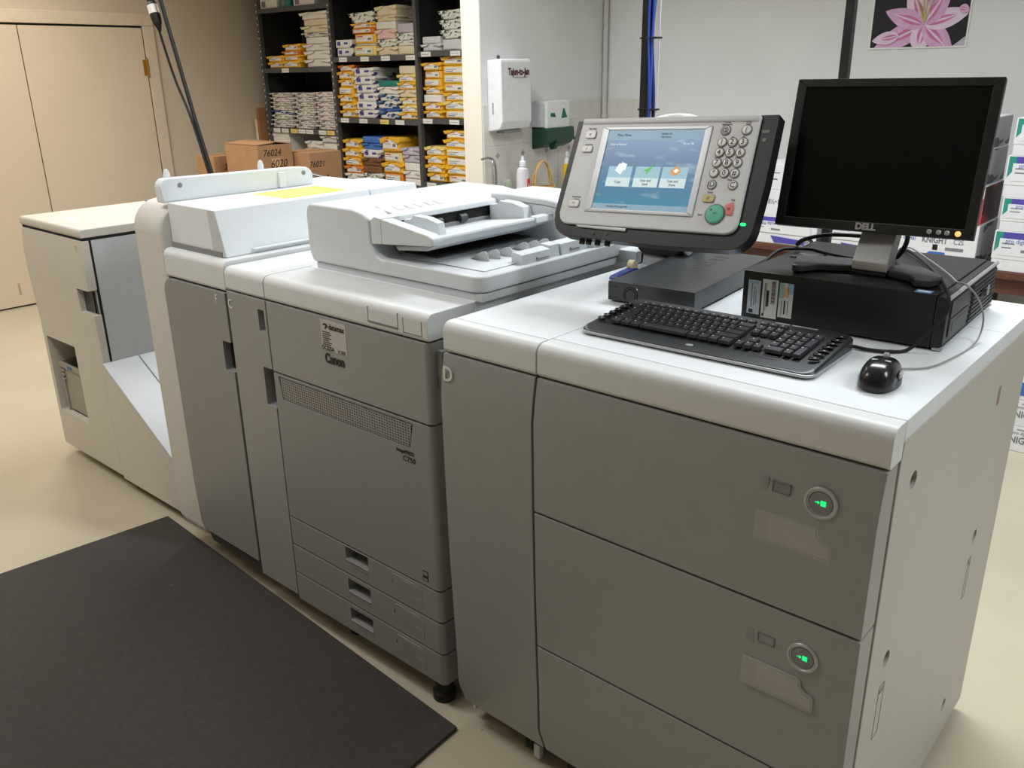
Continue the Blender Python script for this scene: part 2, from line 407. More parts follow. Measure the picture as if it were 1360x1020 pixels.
# upper front cover, big door, three cassettes
rc = lambda x0, x1: [(x0, YF+.045), (x0, YF+.003), (x0+.003, YF)]+arc(x1-.016, YF+.016, .016, -90, 0, 6)+[(x1, YF+.045)]
uc = M().prism(rc(XC+.001, XE), 'z', .7825, .9725, .0018).build('upper_cover', SILVER, pr)
dr = M().prism(rc(XC+.001, XE), 'z', .3515, .7785, .0018).build('front_door', SILVER2, pr)
cut(dr, [M().prism([(-1.558, .772), (-1.546, .708), (-1.05, .708), (-1.036, .772)], 'y', YF-.004, YF+.0035)])
VENT = mat('vent_perforated', (150, 150, 147), .5)
nt = VENT.node_tree; N = nt.nodes; L = nt.links; b = N['Principled BSDF']
tc = N.new('ShaderNodeTexCoord'); sx_ = N.new('ShaderNodeSeparateXYZ'); L.new(tc.outputs['Object'], sx_.inputs[0])
def mth(op, a, v):
    n = N.new('ShaderNodeMath'); n.operation = op
    for i, q in enumerate((a, v)):
        if q is None: continue
        if isinstance(q, (int, float)): n.inputs[i].default_value = q
        else: L.new(q, n.inputs[i])
    return n.outputs[0]
zz = mth('MULTIPLY', sx_.outputs['Z'], 2*PI/.0068); xx = mth('MULTIPLY', sx_.outputs['X'], 2*PI/.0092)
dot = mth('GREATER_THAN', mth('ADD', mth('SINE', zz, None), mth('SINE', xx, None)), .55)
mx = N.new('ShaderNodeMixRGB'); mx.inputs['Color1'].default_value = lin((150, 149, 146)); mx.inputs['Color2'].default_value = lin((44, 44, 43))
L.new(dot, mx.inputs['Fac']); L.new(mx.outputs['Color'], b.inputs['Base Color'])
M().prism([(-1.552, .768), (-1.544, .712), (-1.052, .712), (-1.042, .768)], 'y', YF+.001, YF+.004).build('vent_grille', VENT, dr)
text('lettering', 'imagePRESS', .0135, (-1.068, YF-.0008, .694), XR, ZU, LETK, dr, sx=.95)
text('lettering', 'C750', .019, (-1.055, YF-.0008, .677), XR, ZU, LETK, dr, sx=1.05)
g = M().box(-1.03, -1.012, YF-.0008, YF, .366, .393, 0); g.box(-1.028, -1.014, YF-.0012, YF, .381, .391, 0, mi=1).box(-1.028, -1.014, YF-.0012, YF, .368, .373, 0, mi=1); g.build('recycling_mark', [LETK, SILVER2], dr)
# label and lettering of the upper cover
st = M().box(-1.35, -1.254, YF-.0007, YF, .888, .966, 0).build('asset_label', mat('label_silver', (186, 185, 180), .35), uc)
text('lettering', 'datamax', .0205, (-1.289, YF-.0012, .9505), XR, ZU, LETK, uc, sx=.85, bold=.0004)
M().prism([(-1.342, .951), (-1.336, .957), (-1.326, .957), (-1.321, .951), (-1.328, .944), (-1.336, .944), (-1.331, .948), (-1.329, .951), (-1.333, .953)], 'y', YF-.0012, YF-.0006).build('arrow_mark', LETK, uc)
g = M()
for k in range(7): g.box(-1.345, -1.345+(.03, .033, .027, .033, .024, .035, .03)[k], YF-.0011, YF-.0006, .934-k*.0052, .9363-k*.0052, 0)
g.build('label_print', LETK, uc)
text('lettering', 'DC025A', .0165, (-1.326, YF-.0012, .8945), XR, ZU, LETK, uc, sx=.78)
text('lettering', 'EC3805', .013, (-1.274, YF-.0012, .8935), XR, ZU, LETG, uc, sx=.72)
text('lettering', 'Canon', .034, (-1.305, YF-.0012, .868), XR, ZU, LETK, uc, sx=.82, bold=.0012)
# cassettes
for i, (za, zb) in enumerate(((.3475, .2625), (.2585, .1705), (.1665, .078))):
    o = M().prism(rc(XC+.001, XE), 'z', zb, za, .0018).build('paper_drawer', SILVER2, pr)
    zc = za-.034 if i else za-.018
    zt = za-.003 if i == 0 else za-.012
    cut(o, [M().box(-1.333, -1.24, YF-.01, YF+.036, zt-.037, zt, .004)])
    M().box(-1.34, -1.236, YF+.033, YF+.037, zt-.04, min(zt+.002, za-.002), 0).build('handle_recess', DGREY, o)
    M().box(-1.333, -1.24, YF-.002, YF+.012, zt-.0415, zt-.038, .001).build('handle_lip', SILVER, o)
    M().box(-1.308, -1.24, YF-.0009, YF, zt-.052, zt-.050, 0).build('size_line', LETG, o)
    zl = za-.014
    M().box(-1.128, -1.036, YF-.0008, YF+.002, zl-.052, zl, .0006, 1).build('label_window', mat('label_grey%d' % i, (136, 136, 133), .35), o)
    g = M().box(-1.142, -1.05, YF-.0012, YF, zl+.004, zl+.0055, 0).box(-1.068, -1.034, YF-.0012, YF, zl-.032, zl-.031, 0); g.build('label_edge', SILVERP, o)
    text('digit', str(i+1), .015, (-1.146, YF-.0008, zl-.018), XR, ZU, LETK, o, sx=.7)
for x, y in ((-1.41, .105), (-1.02, .062), (-1.02, .72), (-1.7, .72), (-1.72, .12)):
    M().lathe([(.028, 0), (.030, .003), (.030, .022), (.024, .028), (.024, .092)], (x, y, 0), 20).build('foot', RUBBER, pr)
# latch lever on the right shoulder
M().box(XE-.001, XE+.018, YF+.022, YF+.04, .89, .955, .004).box(XE-.001, XE+.03, YF+.024, YF+.036, .865, .905, .004).build('side_latch', GREY, pr)

# --- scanner / document feeder (part of the printer) with its own pieces
SX0, SX1, SY0, SY1 = -1.572, -.95, .166, .785
df = M().prism(rrect(-1.40, SX1, SY0, SY1, .032), 'z', 1.056, 1.094, .006, 3)
cut_ = df.build('document_feeder', SCANW, pr)
M().box(SX0+.02, SX1-.003, SY0+.006, SY1, 1.036, 1.0545, .002).box(SX1-.03, SX1+.055, .70, .80, 1.041, 1.075, .006).build('scanner_base', SCANW, cut_)
df = cut_
# left housing: tall rounded body
hp = [(SX0+.014, 1.0555), (SX0+.004, 1.075), (SX0, 1.10), (SX0-.0, 1.18)]+arc(SX0+.024, 1.184, .022, 175, 92, 6)+[(-1.385, 1.206), (-1.345, 1.200), (-1.318, 1.188), (-1.318, 1.125), (-1.308, 1.112), (-1.302, 1.102), (-1.285, 1.0945), (-1.26, 1.092), (-1.26, 1.0555)]
M().prism(hp, 'y', SY0-.001, .735, .007, 3).build('feeder_housing', SCANW, df)
# shoulder between housing and tray
M().prism([(-1.3165, 1.128), (-1.3165, 1.187), (-1.30, 1.196), (-1.277, 1.193), (-1.277, 1.131)], 'y', SY0+.001, .232, .003).build('shoulder', SCANW, df)
M().box(-1.32, -1.288, .232, .60, 1.094, 1.15, .003).build('inner_wall', GREY, df)
# sloped opening cover along the housing
M().prism([(-1.375, 1.2075), (-1.29, 1.190), (-1.286, 1.178), (-1.292, 1.176), (-1.378, 1.196)], 'y', .236, .60, .003).build('jam_cover', SCANW, df)
g = M()
for k in range(5):
    g.prism([(-1.352+.004*(k % 2), 1.2032), (-1.322, 1.197), (-1.322, 1.1974), (-1.352+.004*(k % 2), 1.2036)], 'y', .27+k*.035, .285+k*.035)
g.build('printed_marks', mat('ink_pale', (196, 199, 203), .6), df)
M().box(-1.318, -1.296, .24, .60, 1.148, 1.178, .002).build('feed_slot', GAP, df)
fr = M()
for y in (.33, .37, .46): fr.lathe([(.012, -.012), (.012, .012)], n=14, T=Matrix.Translation((-1.291, y, 1.156)) @ Matrix.Rotation(PI/2, 4, 'X'))
fr.build('feed_roller', DGREY, df)
# input tray: sloping plate with a tall front cheek
M().prism([(-1.30, 1.139), (-1.12, 1.158), (-1.105, 1.166), (-1.1, 1.158), (-1.115, 1.140), (-1.30, 1.126)], 'y', .19, .655, .003).build('input_tray', SCANW, df)
M().prism([(-1.276, 1.131), (-1.276, 1.190), (-1.268, 1.192), (-1.115, 1.170), (-1.1, 1.164), (-1.097, 1.154), (-1.106, 1.145)], 'y', SY0, .20, .004, 3).build('tray_cheek', SCANW, df)
M().prism([(-1.25, 1.127), (-1.112, 1.143), (-1.14, 1.128), (-1.24, 1.118)], 'y', .185, .655, .003).build('tray_underside', PALE, df)
M().prism([(-1.118, 1.168), (-1.098, 1.166), (-1.094, 1.150), (-1.118, 1.150)], 'y', .535, .70, .003).build('tray_extension', SCANW, df)
M().prism([(-1.11, 1.166), (-1.098, 1.172), (-1.092, 1.166)], 'y', .595, .61, .001).build('tray_lever', SCANW, df)
# paper guides
def guide(y0, y1, k):
    return M().prism([(-1.288, 1.14), (-1.288, 1.180), (-1.262, 1.183), (-1.25, 1.193), (-1.205, 1.191), (-1.168, 1.182), (-1.16, 1.148), (-1.17, 1.146)], 'y', y0, y1, .003).build('paper_guide', SCANW, df)
g1 = guide(.25, .275, 0); g2 = guide(.565, .60, 1)
# rear housing that swells up behind the tray
rp = [(-1.318, 1.07), (-1.318, 1.205), (-1.25, 1.2065), (-1.12, 1.203), (-1.04, 1.194), (-.985, 1.178), (-.956, 1.160), (-.952, 1.145), (-.952, 1.07)]
M().prism(rp, 'y', .60, SY1, .008, 3).build('rear_housing', SCANW, df)
g = M().tube([(-1.27, .599, 1.19), (-1.12, .599, 1.187), (-1.04, .599, 1.178), (-.975, .599, 1.16)], .0008, 6); g.build('housing_seam', LETG, df)
# output tray under the input tray
M().box(-1.305, -.985, .215, .60, 1.0945, 1.0965, .0008, 1).build('output_tray', SCANW, df)
M().box(-1.31, -1.17, .25, .60, 1.0965, 1.100, .001).build('tray_shade', DGREY, df)  # dark plate on the tray, painted for the shade in its depth
for y0, y1, z in ((.325, .43, 1.119), (.47, .575, 1.124)):
    M().prism([(-1.0, 1.096), (-1.0, z), (-.992, z+.002), (-.966, z-.002), (-.962, 1.092)], 'y', y0, y1, .002).build('tray_guide', SCANW, df)
M().prism([(-1.0, 1.096), (-1.0, 1.126), (-.97, 1.124), (-.965, 1.092)], 'y', .432, .468, .003).build('tray_guide', SCANW, df)
g = M()
for y0, y1, z in ((.375, .42, 1.101), (.505, .545, 1.104)): g.box(-.9665, -.961, y0, y1, z-.0008, z+.0004, 0).box(-.9665, -.961, y0, y0+.001, z, z+.004, 0)
g.build('guide_slot', LETG, df)
FIN = mat('fin_plastic', (196, 200, 202), .3)
for k, (x, y) in enumerate(((-1.06, .30), (-1.055, .335), (-1.05, .375), (-1.06, .45), (-1.055, .485), (-1.05, .52))):
    M().prism([(x-.05, 1.0965), (x-.03, 1.108), (x-.012, 1.117), (x, 1.119), (x+.008, 1.112), (x+.012, 1.0965)], 'y', y, y+.0022, .0006, 1).build('paper_fin', FIN, df)

# ------------------------------------------------------------------ finisher marked F
fi = thing('finisher', 'white and silver paper finisher marked F with a yellow caution label', 'finisher', (-2.0, .45, 0))
M().box(-2.09, -1.775, .09, .82, .10, 1.03, .004).build('inner_frame', GAP, fi)
M().box(-1.79, -1.7705, .09, .83, .09, 1.04, .003).build('side_panel', PALE, fi)
# end frame that runs over the top
ep = [(.035, .094), (.022, .13), (.022, 1.09)]+arc(.105, 1.092, .083, 180, 95, 8)+[(.16, 1.178), (.75, 1.178), (.80, 1.15), (.82, 1.0), (.82, .10), (.3, .094)]
M().prism(ep, 'x', -2.252, -2.088, .014, 3).build('end_frame', mat('frame_plastic', (208, 206, 200), .45, var=.02), fi)
M().box(-2.25, -2.24, .04, .8, .12, .9, .002).build('end_cover', PALE, fi)
lp = [(.60, .968), (.026, .968), (.022, .974)]+arc(.042, 1.03, .02, 180, 90, 6)+[(.60, 1.05)]
M().prism(lp, 'x', -2.089, -1.7695, .004).build('front_cover', LIDW, fi)
# dark front door with a rounded upper corner
fd = M().prism([(-1.7735, .125)]+[(-1.7735, .9635)]+arc(-2.065, .918, .045, 90, 180, 6)+[(-2.11, .30), (-2.10, .15), (-2.085, .128)], 'y', .019, .06, .0025).build('front_door', SILVER2, fi)
cut(fd, [M().box(-1.815, -1.75, .0, .045, .735, .822, .003)])
M().box(-1.812, -1.776, .04, .046, .738, .82, 0).build('handle_recess', GAP, fd)
text('letter', 'F', .036, (-1.818, .0184, .940), XR, ZU, LETW, fd, sx=.85)
M().prism([(-1.7735, .088), (-1.7735, .122), (-2.085, .125), (-2.06, .088)], 'y', .03, .07, .002).build('kick_plate', DGREY, fi)
# raised upper unit
up = M().prism([(-2.088, 1.05), (-2.088, 1.178), (-1.835, 1.178), (-1.80, 1.05)], 'y', .055, .60, .005).prism([(-2.088, 1.05), (-2.088, 1.178), (-1.835, 1.178), (-1.80, 1.05)], 'y', .603, .80, .005).build('upper_unit', WHITE, fi)
M().prism([(-1.86, 1.052), (-1.87, 1.176), (-1.833, 1.176), (-1.797, 1.052)], 'y', .0535, .056, .001).build('corner_trim', PALE, up)
M().box(-2.08, -1.815, .05, .058, 1.05, 1.066, .001).build('shadow_strip', GREY, up)  # solid grey strip painted as the shadow line at the unit's foot
M().prism([(-1.80, 1.062), (-1.794, 1.060), (-1.794, 1.064), (-1.802, 1.066)], 'y', .14, .58, .0006).build('ledge', WHITE, up)
lb = M().box(-2.04, -1.86, .30, .56, 1.178, 1.1786, 0).build('caution_label', mat('label_white', (240, 240, 236), .5), up)
g = M()
for k in range(4): g.box(-2.035+k*.045, -2.0+k*.045, .305, .50, 1.1785, 1.1792, 0)
g.box(-2.035, -1.87, .50, .54, 1.1785, 1.1792, 0); g.build('caution_stripe', YELLOWLBL, lb)
# guard rail along the outer edge of the top
rl = M().prism([(.045, 1.176), (.045, 1.222)]+arc(.067, 1.222, .022, 180, 90, 4)+[(.50, 1.238)]+arc(.545, 1.204, .032, 90, 0, 5)+[(.577, 1.176)], 'x', -2.125, -2.09, .008, 3).build('guard_rail', WHITE, fi)
M().box(-2.092, -2.080, .44, .465, 1.179, 1.228, .004).build('rail_hinge', WHITE, rl)
for y, z in ((.105, 1.222), (.54, 1.218)):
    M().lathe([(.007, 0), (.007, .002), (.004, .0025)], n=14, T=Matrix.Translation((-2.0905, y, z)) @ Matrix.Rotation(PI/2, 4, 'Y')).build('rail_screw', GREY, rl)
for y in (.083, .40):
    M().lathe([(.009, 0), (.009, .03), (.006, .042), (.002, .046)], (-2.118, y, 1.222), 14, sx=.7, sy=1.2).build('rail_peg', WHITE, rl)
# exit trays on the far end
for k, (z, y0, ln) in enumerate(((1.155, .36, .30), (1.105, .20, .27), (1.00, .14, .22), (.60, .16, .16))):
    t = M().prism([(-2.245, z-.03), (-2.245, z), (-2.245-ln, z+.03), (-2.245-ln, z+.022)], 'y', y0, .74, .003)
    for j in range(5): t.prism([(-2.25, z+.0005), (-2.25, z+.005), (-2.24-ln, z+.035), (-2.24-ln, z+.03)], 'y', y0+.06+j*.09, y0+.075+j*.09, .001)
    t.build('exit_tray', GREY if k < 2 else DGREY, fi)
for x, y in ((-2.2, .15), (-1.83, .14), (-2.2, .74), (-1.83, .74)):
    M().lathe([(.024, 0), (.026, .003), (.026, .018), (.013, .022), (.013, .11)], (x, y, 0), 20).build('foot', RUBBER, fi)

# ------------------------------------------------------------------ booklet trimmer marked T
sk = thing('paper_trimmer', 'warm white stacking unit with a sloping table at the far left end of the line', 'paper trimmer', (-2.9, .5, 0))
TX0, TX1, TY = -3.375, -2.262, .10
M().box(TX0+.012, -2.86, TY+.29, .86, .06, .96, .004).box(-2.86, TX1-.01, TY+.03, .86, .06, .24, .004).build('inner_frame', GAP, sk)
tp = M().prism([(TY+.008, .980), (TY, .988), (TY, .995)]+arc(TY+.014, 1.0, .014, 180, 90, 4)+[(.88, 1.014), (.88, .980)], 'x', TX0, -2.842, .008, 3).build('top_cover', BEIGE, sk)
M().box(-3.16, -3.07, .19, .215, 1.0135, 1.0145, 0).build('instruction_label', PAPER, tp)
fp = M().prism([(TY+.30, .972), (TY+.006, .972), (TY-.004, .90), (TY-.004, .80), (TY+.004, .60), (TY+.004, .05), (TY+.02, .042), (TY+.30, .042)], 'x', TX0, -2.8595, .0012, 1).build('front_panel', BEIGE, sk)
cut(fp, [M().box(-3.345, -3.083, TY-.03, TY+.285, .208, .532, .004), M().box(-2.94, -2.80, TY-.03, TY+.022, .70, .79, .002)])
M().box(-2.938, -2.845, TY+.018, TY+.0225, .702, .788, 0).build('handle_recess', DGREY, fp)
text('letter', 'T', .028, (-2.878, TY-.0035, .943), XR, ZU, LETG, fp, sx=.7)
M().box(TX0, TX0+.01, TY+.30, .88, .042, .977, .003).build('left_panel', BEIGE, sk)
M().box(-2.858, -2.843, TY+.036, .87, .50, .976, .003).build('side_cover', PALE, sk)
M().box(-2.85, -2.8422, TY+.029, TY+.038, .517, .979, 0).box(TX0+.004, -2.846, TY+.008, TY+.05, .968, .983, 0).box(-2.86, -2.8428, TY+.01, .86, .972, .983, 0).build('cover_gap_shade', GAP, sk)  # black strips painted into the seams as the shade of open gaps
M().prism([(TY+.0305, .972), (TY+.006, .972), (TY-.004, .90), (TY-.004, .791), (TY+.0305, .791)], 'x', -2.8592, -2.842, .0012, 1).prism([(TY+.0305, .699), (TY, .699), (TY+.004, .60), (TY+.004, .05), (TY+.0305, .05)], 'x', -2.8592, -2.842, .0012, 1).box(-2.8592, -2.846, TY+.018, TY+.0305, .695, .795, .001).build('door_edge', BEIGE, sk)
# wedge shaped table
wz = lambda x: .515+(x+2.842)*(.515-.245)/(2.39-2.842)*-1*-1
def wedge(y0, y1, m_, name, drop=.012, x0=-2.842, x1=TX1):
    return M().prism([(x0, wz(x0)), (x1, wz(x1)), (x1, wz(x1)-drop), (x0, wz(x0)-drop)], 'y', y0, y1, .002).build(name, m_, sk)
M().prism([(-2.8415, wz(-2.842)-.001), (TX1, wz(TX1)-.001), (TX1, .042), (-2.8415, .042)], 'y', TY+.002, TY+.03, .002).build('front_skirt', BEIGE, sk)
wedge(TY, TY+.138, PALE, 'table_panel')
tb = wedge(TY+.142, TY+.46, PALE, 'table_panel', x0=-2.842, x1=-2.70); wedge(TY+.142, TY+.46, PALE, 'table_panel', x0=-2.697)
wedge(TY+.464, .87, PALE, 'table_panel')
a = math.atan2(wz(-2.262)-wz(-2.842), .58)
M().box(-.035, .035, -.02, .02, 0, .003, .001, T=Matrix.Translation((-2.66, TY+.22, wz(-2.655))) @ Matrix.Rotation(-a, 4, 'Y')).build('table_handle', GREY, sk)
for x, y in ((-3.28, .30), (-2.33, .17), (-3.28, .8), (-2.33, .8)):
    M().lathe([(.02, 0), (.024, .003), (.024, .016), (.012, .02), (.012, .065)], (x, y, 0), 18).build('foot', RUBBER, sk)
# scrap crate in the pocket
bn = thing('plastic_crate', 'grey plastic crate standing in the pocket of the white stacking unit', 'crate', (-3.214, .24, .2095))
def ring(m, x0, x1, y0, y1, z0, z1, t):
    m.box(x0, x1, y0, y0+t, z0, z1, .001).box(x0, x1, y1-t, y1, z0, z1, .001).box(x0, x0+t, y0+t, y1-t, z0, z1, .001).box(x1-t, x1, y0+t, y1-t, z0, z1, .001); return m
CRATE = mat('crate_grey', (158, 152, 142), .5)
ring(M(), -.105, .105, -.11, .11, 0, .20, .005).box(-.105, .105, -.11, .11, 0, .006, .001).build('body', CRATE, bn, world=False)
ring(M(), -.113, .113, -.118, .118, .19, .212, .009).build('rim', CRATE, bn, world=False)
g = M()
for s in (-1, 1):
    g = M()
    for j in range(3): g.box(s*.090-.014, s*.090+.014, -.119, -.108, .135+j*.018, .142+j*.018, .001)
    g.box(s*.096-.006, s*.096+.006, -.117, -.108, .0, .15, .001).build('rib', CRATE, bn, world=False)
M().box(-.03, .012, -.1195, -.117, .194, .206, .0005).build('sticker', INKBLU, bn, world=False)

# ------------------------------------------------------------------ touch control panel on its post
R_ = Vector((.99828837, .04347267, .03912096)); U_ = Vector((-.05412361, .43330556, .89962043)); N_ = R_.cross(U_)
PC_ = Vector((-.6619, .378, 1.3207))
PT = Matrix(((R_.x, U_.x, N_.x, PC_.x), (R_.y, U_.y, N_.y, PC_.y), (R_.z, U_.z, N_.z, PC_.z), (0, 0, 0, 1)))
cp = thing('control_panel', 'silver and black touch control panel with keypad on a grey post', 'control panel', (-.818, .705, 1.04))
def pb(m, name, mats, parent): return m_build(m, name, mats, parent)
def m_build(m, name, mats, parent):
    m.bm.transform(PT); return m.build(name, mats, parent)
def ptext(name, s, size, x, y, z, mt, parent, sx=1., al='CENTER'):
    p = PT @ Vector((x, y, z)); return text(name, s, size, p, R_, U_, mt, parent, al, sx, .00015)
out = [(-.206, .112)]+[(-.2125, -.10)]+arc(-.165, -.102, .046, 180, 268, 6)+[(.07, -.155), (.195, -.153)]+arc(.208, -.107, .046, 272, 358, 6)+[(.2575, -.02), (.2545, .117)]
M_ = M().prism(out, 'z', -.030, .002, .004, 3)
hs = pb(M_, 'housing', BLACK, cp)
M_ = M().prism([(-.17, .10), (-.17, -.11), (.21, -.115), (.215, .10)], 'z', -.05, -.028, .012, 3)
pb(M_, 'rear_cover', DGREY, cp)
sil = [(-.1875, .1105)]+[(-.193, -.10)]+arc(-.171, -.1, .022, 180, 270, 5)+[(.198, -.124)]+arc(.2, -.1, .0235, 272, 360, 5)+[(.2215, .1135)]
fc = pb(M().prism(sil, 'z', 0, .010, .003, 3).box(-.186, .2205, .100, .1135, .004, .014, .004), 'fascia', mat('fascia_silver', (222, 225, 229), .36, .0, var=.02), cp)
# bezel
g = M()
ring_in, ring_o = (-.1125, .1125, -.0861, .0861), (-.129, .127, -.094, .093)
g.prism([(-.129, -.094), (.127, -.094), (.1125, -.0861), (-.1125, -.0861)], 'z', .009, .0125, .001)
g.prism([(-.129, .093), (-.1125, .0861), (.1125, .0861), (.127, .093)], 'z', .009, .0125, .001)
g.prism([(-.129, -.094), (-.1125, -.0861), (-.1125, .0861), (-.129, .093)], 'z', .009, .0125, .001)
g.prism([(.127, -.094), (.127, .093), (.1125, .0861), (.1125, -.0861)], 'z', .009, .0125, .001)
pb(g, 'screen_bezel', SILVERP, fc)
SCREEN_E = .95
def screenmat():
    m = bpy.data.materials.new('lit_screen'); m.use_nodes = True; nt = m.node_tree; N = nt.nodes; L = nt.links; b = N['Principled BSDF']
    b.inputs['Base Color'].default_value = (.01, .012, .015, 1); b.inputs['Roughness'].default_value = .25
    tc = N.new('ShaderNodeTexCoord'); sp = N.new('ShaderNodeSeparateXYZ'); L.new(tc.outputs['UV'], sp.inputs[0])
    g = N.new('ShaderNodeValToRGB'); e = g.color_ramp.elements
    e[0].position = 0; e[0].color = lin((46, 150, 180)); e[1].position = 1; e[1].color = lin((78, 128, 176))
    k = e.new(.3); k.color = lin((44, 124, 166)); k = e.new(.62); k.color = lin((52, 108, 158))
    L.new(sp.outputs['Y'], g.inputs['Fac'])
    mp = N.new('ShaderNodeMapping'); mp.inputs['Scale'].default_value = (3.2, 7.5, 1); L.new(tc.outputs['UV'], mp.inputs['Vector'])
    nz = N.new('ShaderNodeTexNoise'); nz.inputs['Scale'].default_value = 1.1; nz.inputs['Detail'].default_value = 5; L.new(mp.outputs['Vector'], nz.inputs['Vector'])
    r = N.new('ShaderNodeValToRGB'); r.color_ramp.elements[0].position = .56; r.color_ramp.elements[1].position = .72; r.color_ramp.elements[1].color = (.55, .55, .55, 1)
    L.new(nz.outputs['Fac'], r.inputs['Fac'])
    mx = N.new('ShaderNodeMixRGB'); mx.inputs['Color2'].default_value = lin((190, 214, 226)); L.new(r.outputs['Color'], mx.inputs['Fac']); L.new(g.outputs['Color'], mx.inputs['Color1'])
    L.new(mx.outputs['Color'], b.inputs['Emission Color']); b.inputs['Emission Strength'].default_value = SCREEN_E
    return m
g = M().box(-.1125, .1125, -.0861, .0861, .009, .0106, 0)
sc_ = pb(g, 'screen', screenmat(), cp)
uv = sc_.data.uv_layers.new(name='UVMap'); inv = (W(cp).inverted() @ PT).inverted()
for l in sc_.data.loops:
    q = inv @ sc_.data.vertices[l.vertex_index].co; uv.data[l.index].uv = ((q.x+.1125)/.225, (q.y+.0861)/.1722)
TIL = mat('screen_tile', (150, 190, 210), .4, emit=0.63, var=0); TIL2 = mat('screen_tile_light', (196, 216, 222), .4, emit=0.75, var=0)
BAR = mat('screen_bar', (128, 160, 182), .4, emit=0.68, var=0); INKS = mat('screen_ink', (36, 54, 74), .5, emit=0.22, var=0); SCW = mat('screen_white', (220, 232, 238), .5, emit=0.90, var=0)
SGRN = mat('screen_green', (90, 190, 90), .5, emit=0.75, var=0); SORG = mat('screen_orange', (214, 150, 84), .5, emit=0.75, var=0)
pb(M().box(-.1125, .1125, .064, .0861, .0106, .0109, 0), 'status_bar', BAR, sc_); pb(M().box(-.1125, .1125, -.0861, -.0745, .0106, .0109, 0), 'status_bar', BAR, sc_)
ptext('screen_text', 'Main Menu', .0078, -.073, .0752, .0111, INKS, sc_); ptext('screen_text', 'Settings for', .006, .028, .0775, .0111, INKS, sc_, .9); ptext('screen_text', 'My Device', .006, .028, .0705, .0111, INKS, sc_, .9)
ptext('screen_text', 'Select a Function', .007, -.082, .055, .0111, SCW, sc_, .85); ptext('screen_text', 'Show All', .0068, .082, .056, .0111, SCW, sc_)
ptext('screen_text', 'Checking 100 % paper left', .0058, -.052, -.0803, .0111, INKS, sc_, .85)
for x, cap, ic in ((-.0635, ('Copy',), 0), (.003, ('Scan and', 'Send'), 1), (.066, ('Scan and', 'Store'), 2)):
    pb(M().box(x-.029, x+.029, -.037, .007, .0106, .0109, 0).box(x-.029, x+.029, -.037, -.0175, .0109, .0112, 0, mi=1), 'menu_tile', [TIL, TIL2], sc_)
    for k, s in enumerate(cap): ptext('screen_text', s, .0078, x, -.0268+(len(cap)-1)*.004-k*.008, .0114, INKS, sc_, .9)
    if ic == 0: g = M().prism([(x-.013, -.002), (x+.003, -.011), (x+.011, .006), (x-.005, .014)], 'z', .0109, .0113).prism([(x-.004, .004), (x+.012, -.002), (x+.014, .012), (x+.001, .016)], 'z', .0107, .0111)
    elif ic == 1: g = M().prism([(x-.014, -.004), (x+.013, .011), (x-.002, -.010), (x-.004, -.002)], 'z', .0109, .0113)
    else: g = M().prism([(x-.013, -.002), (x-.002, -.012), (x+.014, -.003), (x+.004, .010)], 'z', .0109, .0113).prism([(x-.004, -.001), (x+.002, -.006), (x+.009, .0), (x+.003, .004)], 'z', .0113, .0115, mi=1)
    pb(g, 'menu_icon', [(SCW, SGRN, SORG)[ic], SCW], sc_)
# buttons
KEYM = mat('key_silver', (246, 247, 248), .3); KEYR = mat('key_ring', (140, 141, 143), .35, .3)
def rkey(x, y, s, r=.0088):
    pb(M().lathe([(r+.0015, .0095), (r+.0015, .0112), (r, .0125), (r-.001, .0112)], (x, y, 0), 20, mi=1).lathe([(r-.0008, .0095), (r-.0008, .0128), (r-.002, .0138), (.002, .0142)], (x, y, 0), 20), 'key', [KEYM, KEYR], fc)
    ptext('key_print', s, .0150, x, y-.0002, .0146, LETK, fc)
for j, row in enumerate(('123', '456', '789', '*0#')):
    for i, s in enumerate(row): rkey(.1545-.0008*j+.0217*i, .0585-.0208*j, s)
rkey(.153, -.0275, 'ID'); rkey(.197, -.0275, 'C')
rkey(.156, .083, '@', .0095); rkey(.2, .083, '(', .0095)
def okey(x, y, w, h, m1, glyph=None):
    pb(M().prism(rrect(x-w-.0015, x+w+.0015, y-h-.0015, y+h+.0015, h*.6), 'z', .0095, .0112, .0004, 1, mi=1).prism(rrect(x-w, x+w, y-h, y+h, h*.6), 'z', .0095, .014, .0012, 2), 'function_key', [m1, KEYR], fc)
    if glyph: ptext('key_print', glyph, .010, x, y, .0143, LETK, fc)
okey(-.158, .077, .0125, .0085, KEYM, 'o'); okey(-.159, .044, .0125, .0065, KEYM, '/'); okey(-.160, -.078, .0125, .0075, KEYM, '=')
okey(.153, -.0555, .0115, .0075, mat('key_yellow', (218, 202, 132), .4), '//')
START = mat('key_start', (92, 196, 170), .35); STOPM = mat('key_stop', (236, 128, 124), .4)
pb(M().lathe([(.021, .0095), (.021, .0115), (.0185, .0125), (.0185, .0105)], (.1735, -.0865, 0), 32, mi=1).lathe([(.0186, .0095), (.0186, .0135), (.016, .0152), (.003, .0156)], (.1735, -.0865, 0), 32), 'start_key', [START, KEYR], fc)
ptext('key_print', '<>', .010, .1745, -.086, .0158, LETK, fc, .7)
pb(M().lathe([(.0018, .0155), (.0018, .0162)], (.166, -.0785, 0), 10), 'start_dot', LETK, fc)
pb(M().prism([(.191, -.068), (.206, -.061), (.209, -.072), (.208, -.087), (.196, -.086), (.1945, -.076)], 'z', .0095, .014, .001), 'stop_key', STOPM, fc)
ptext('key_print', 'o', .012, .2015, -.0745, .0142, LETK, fc)
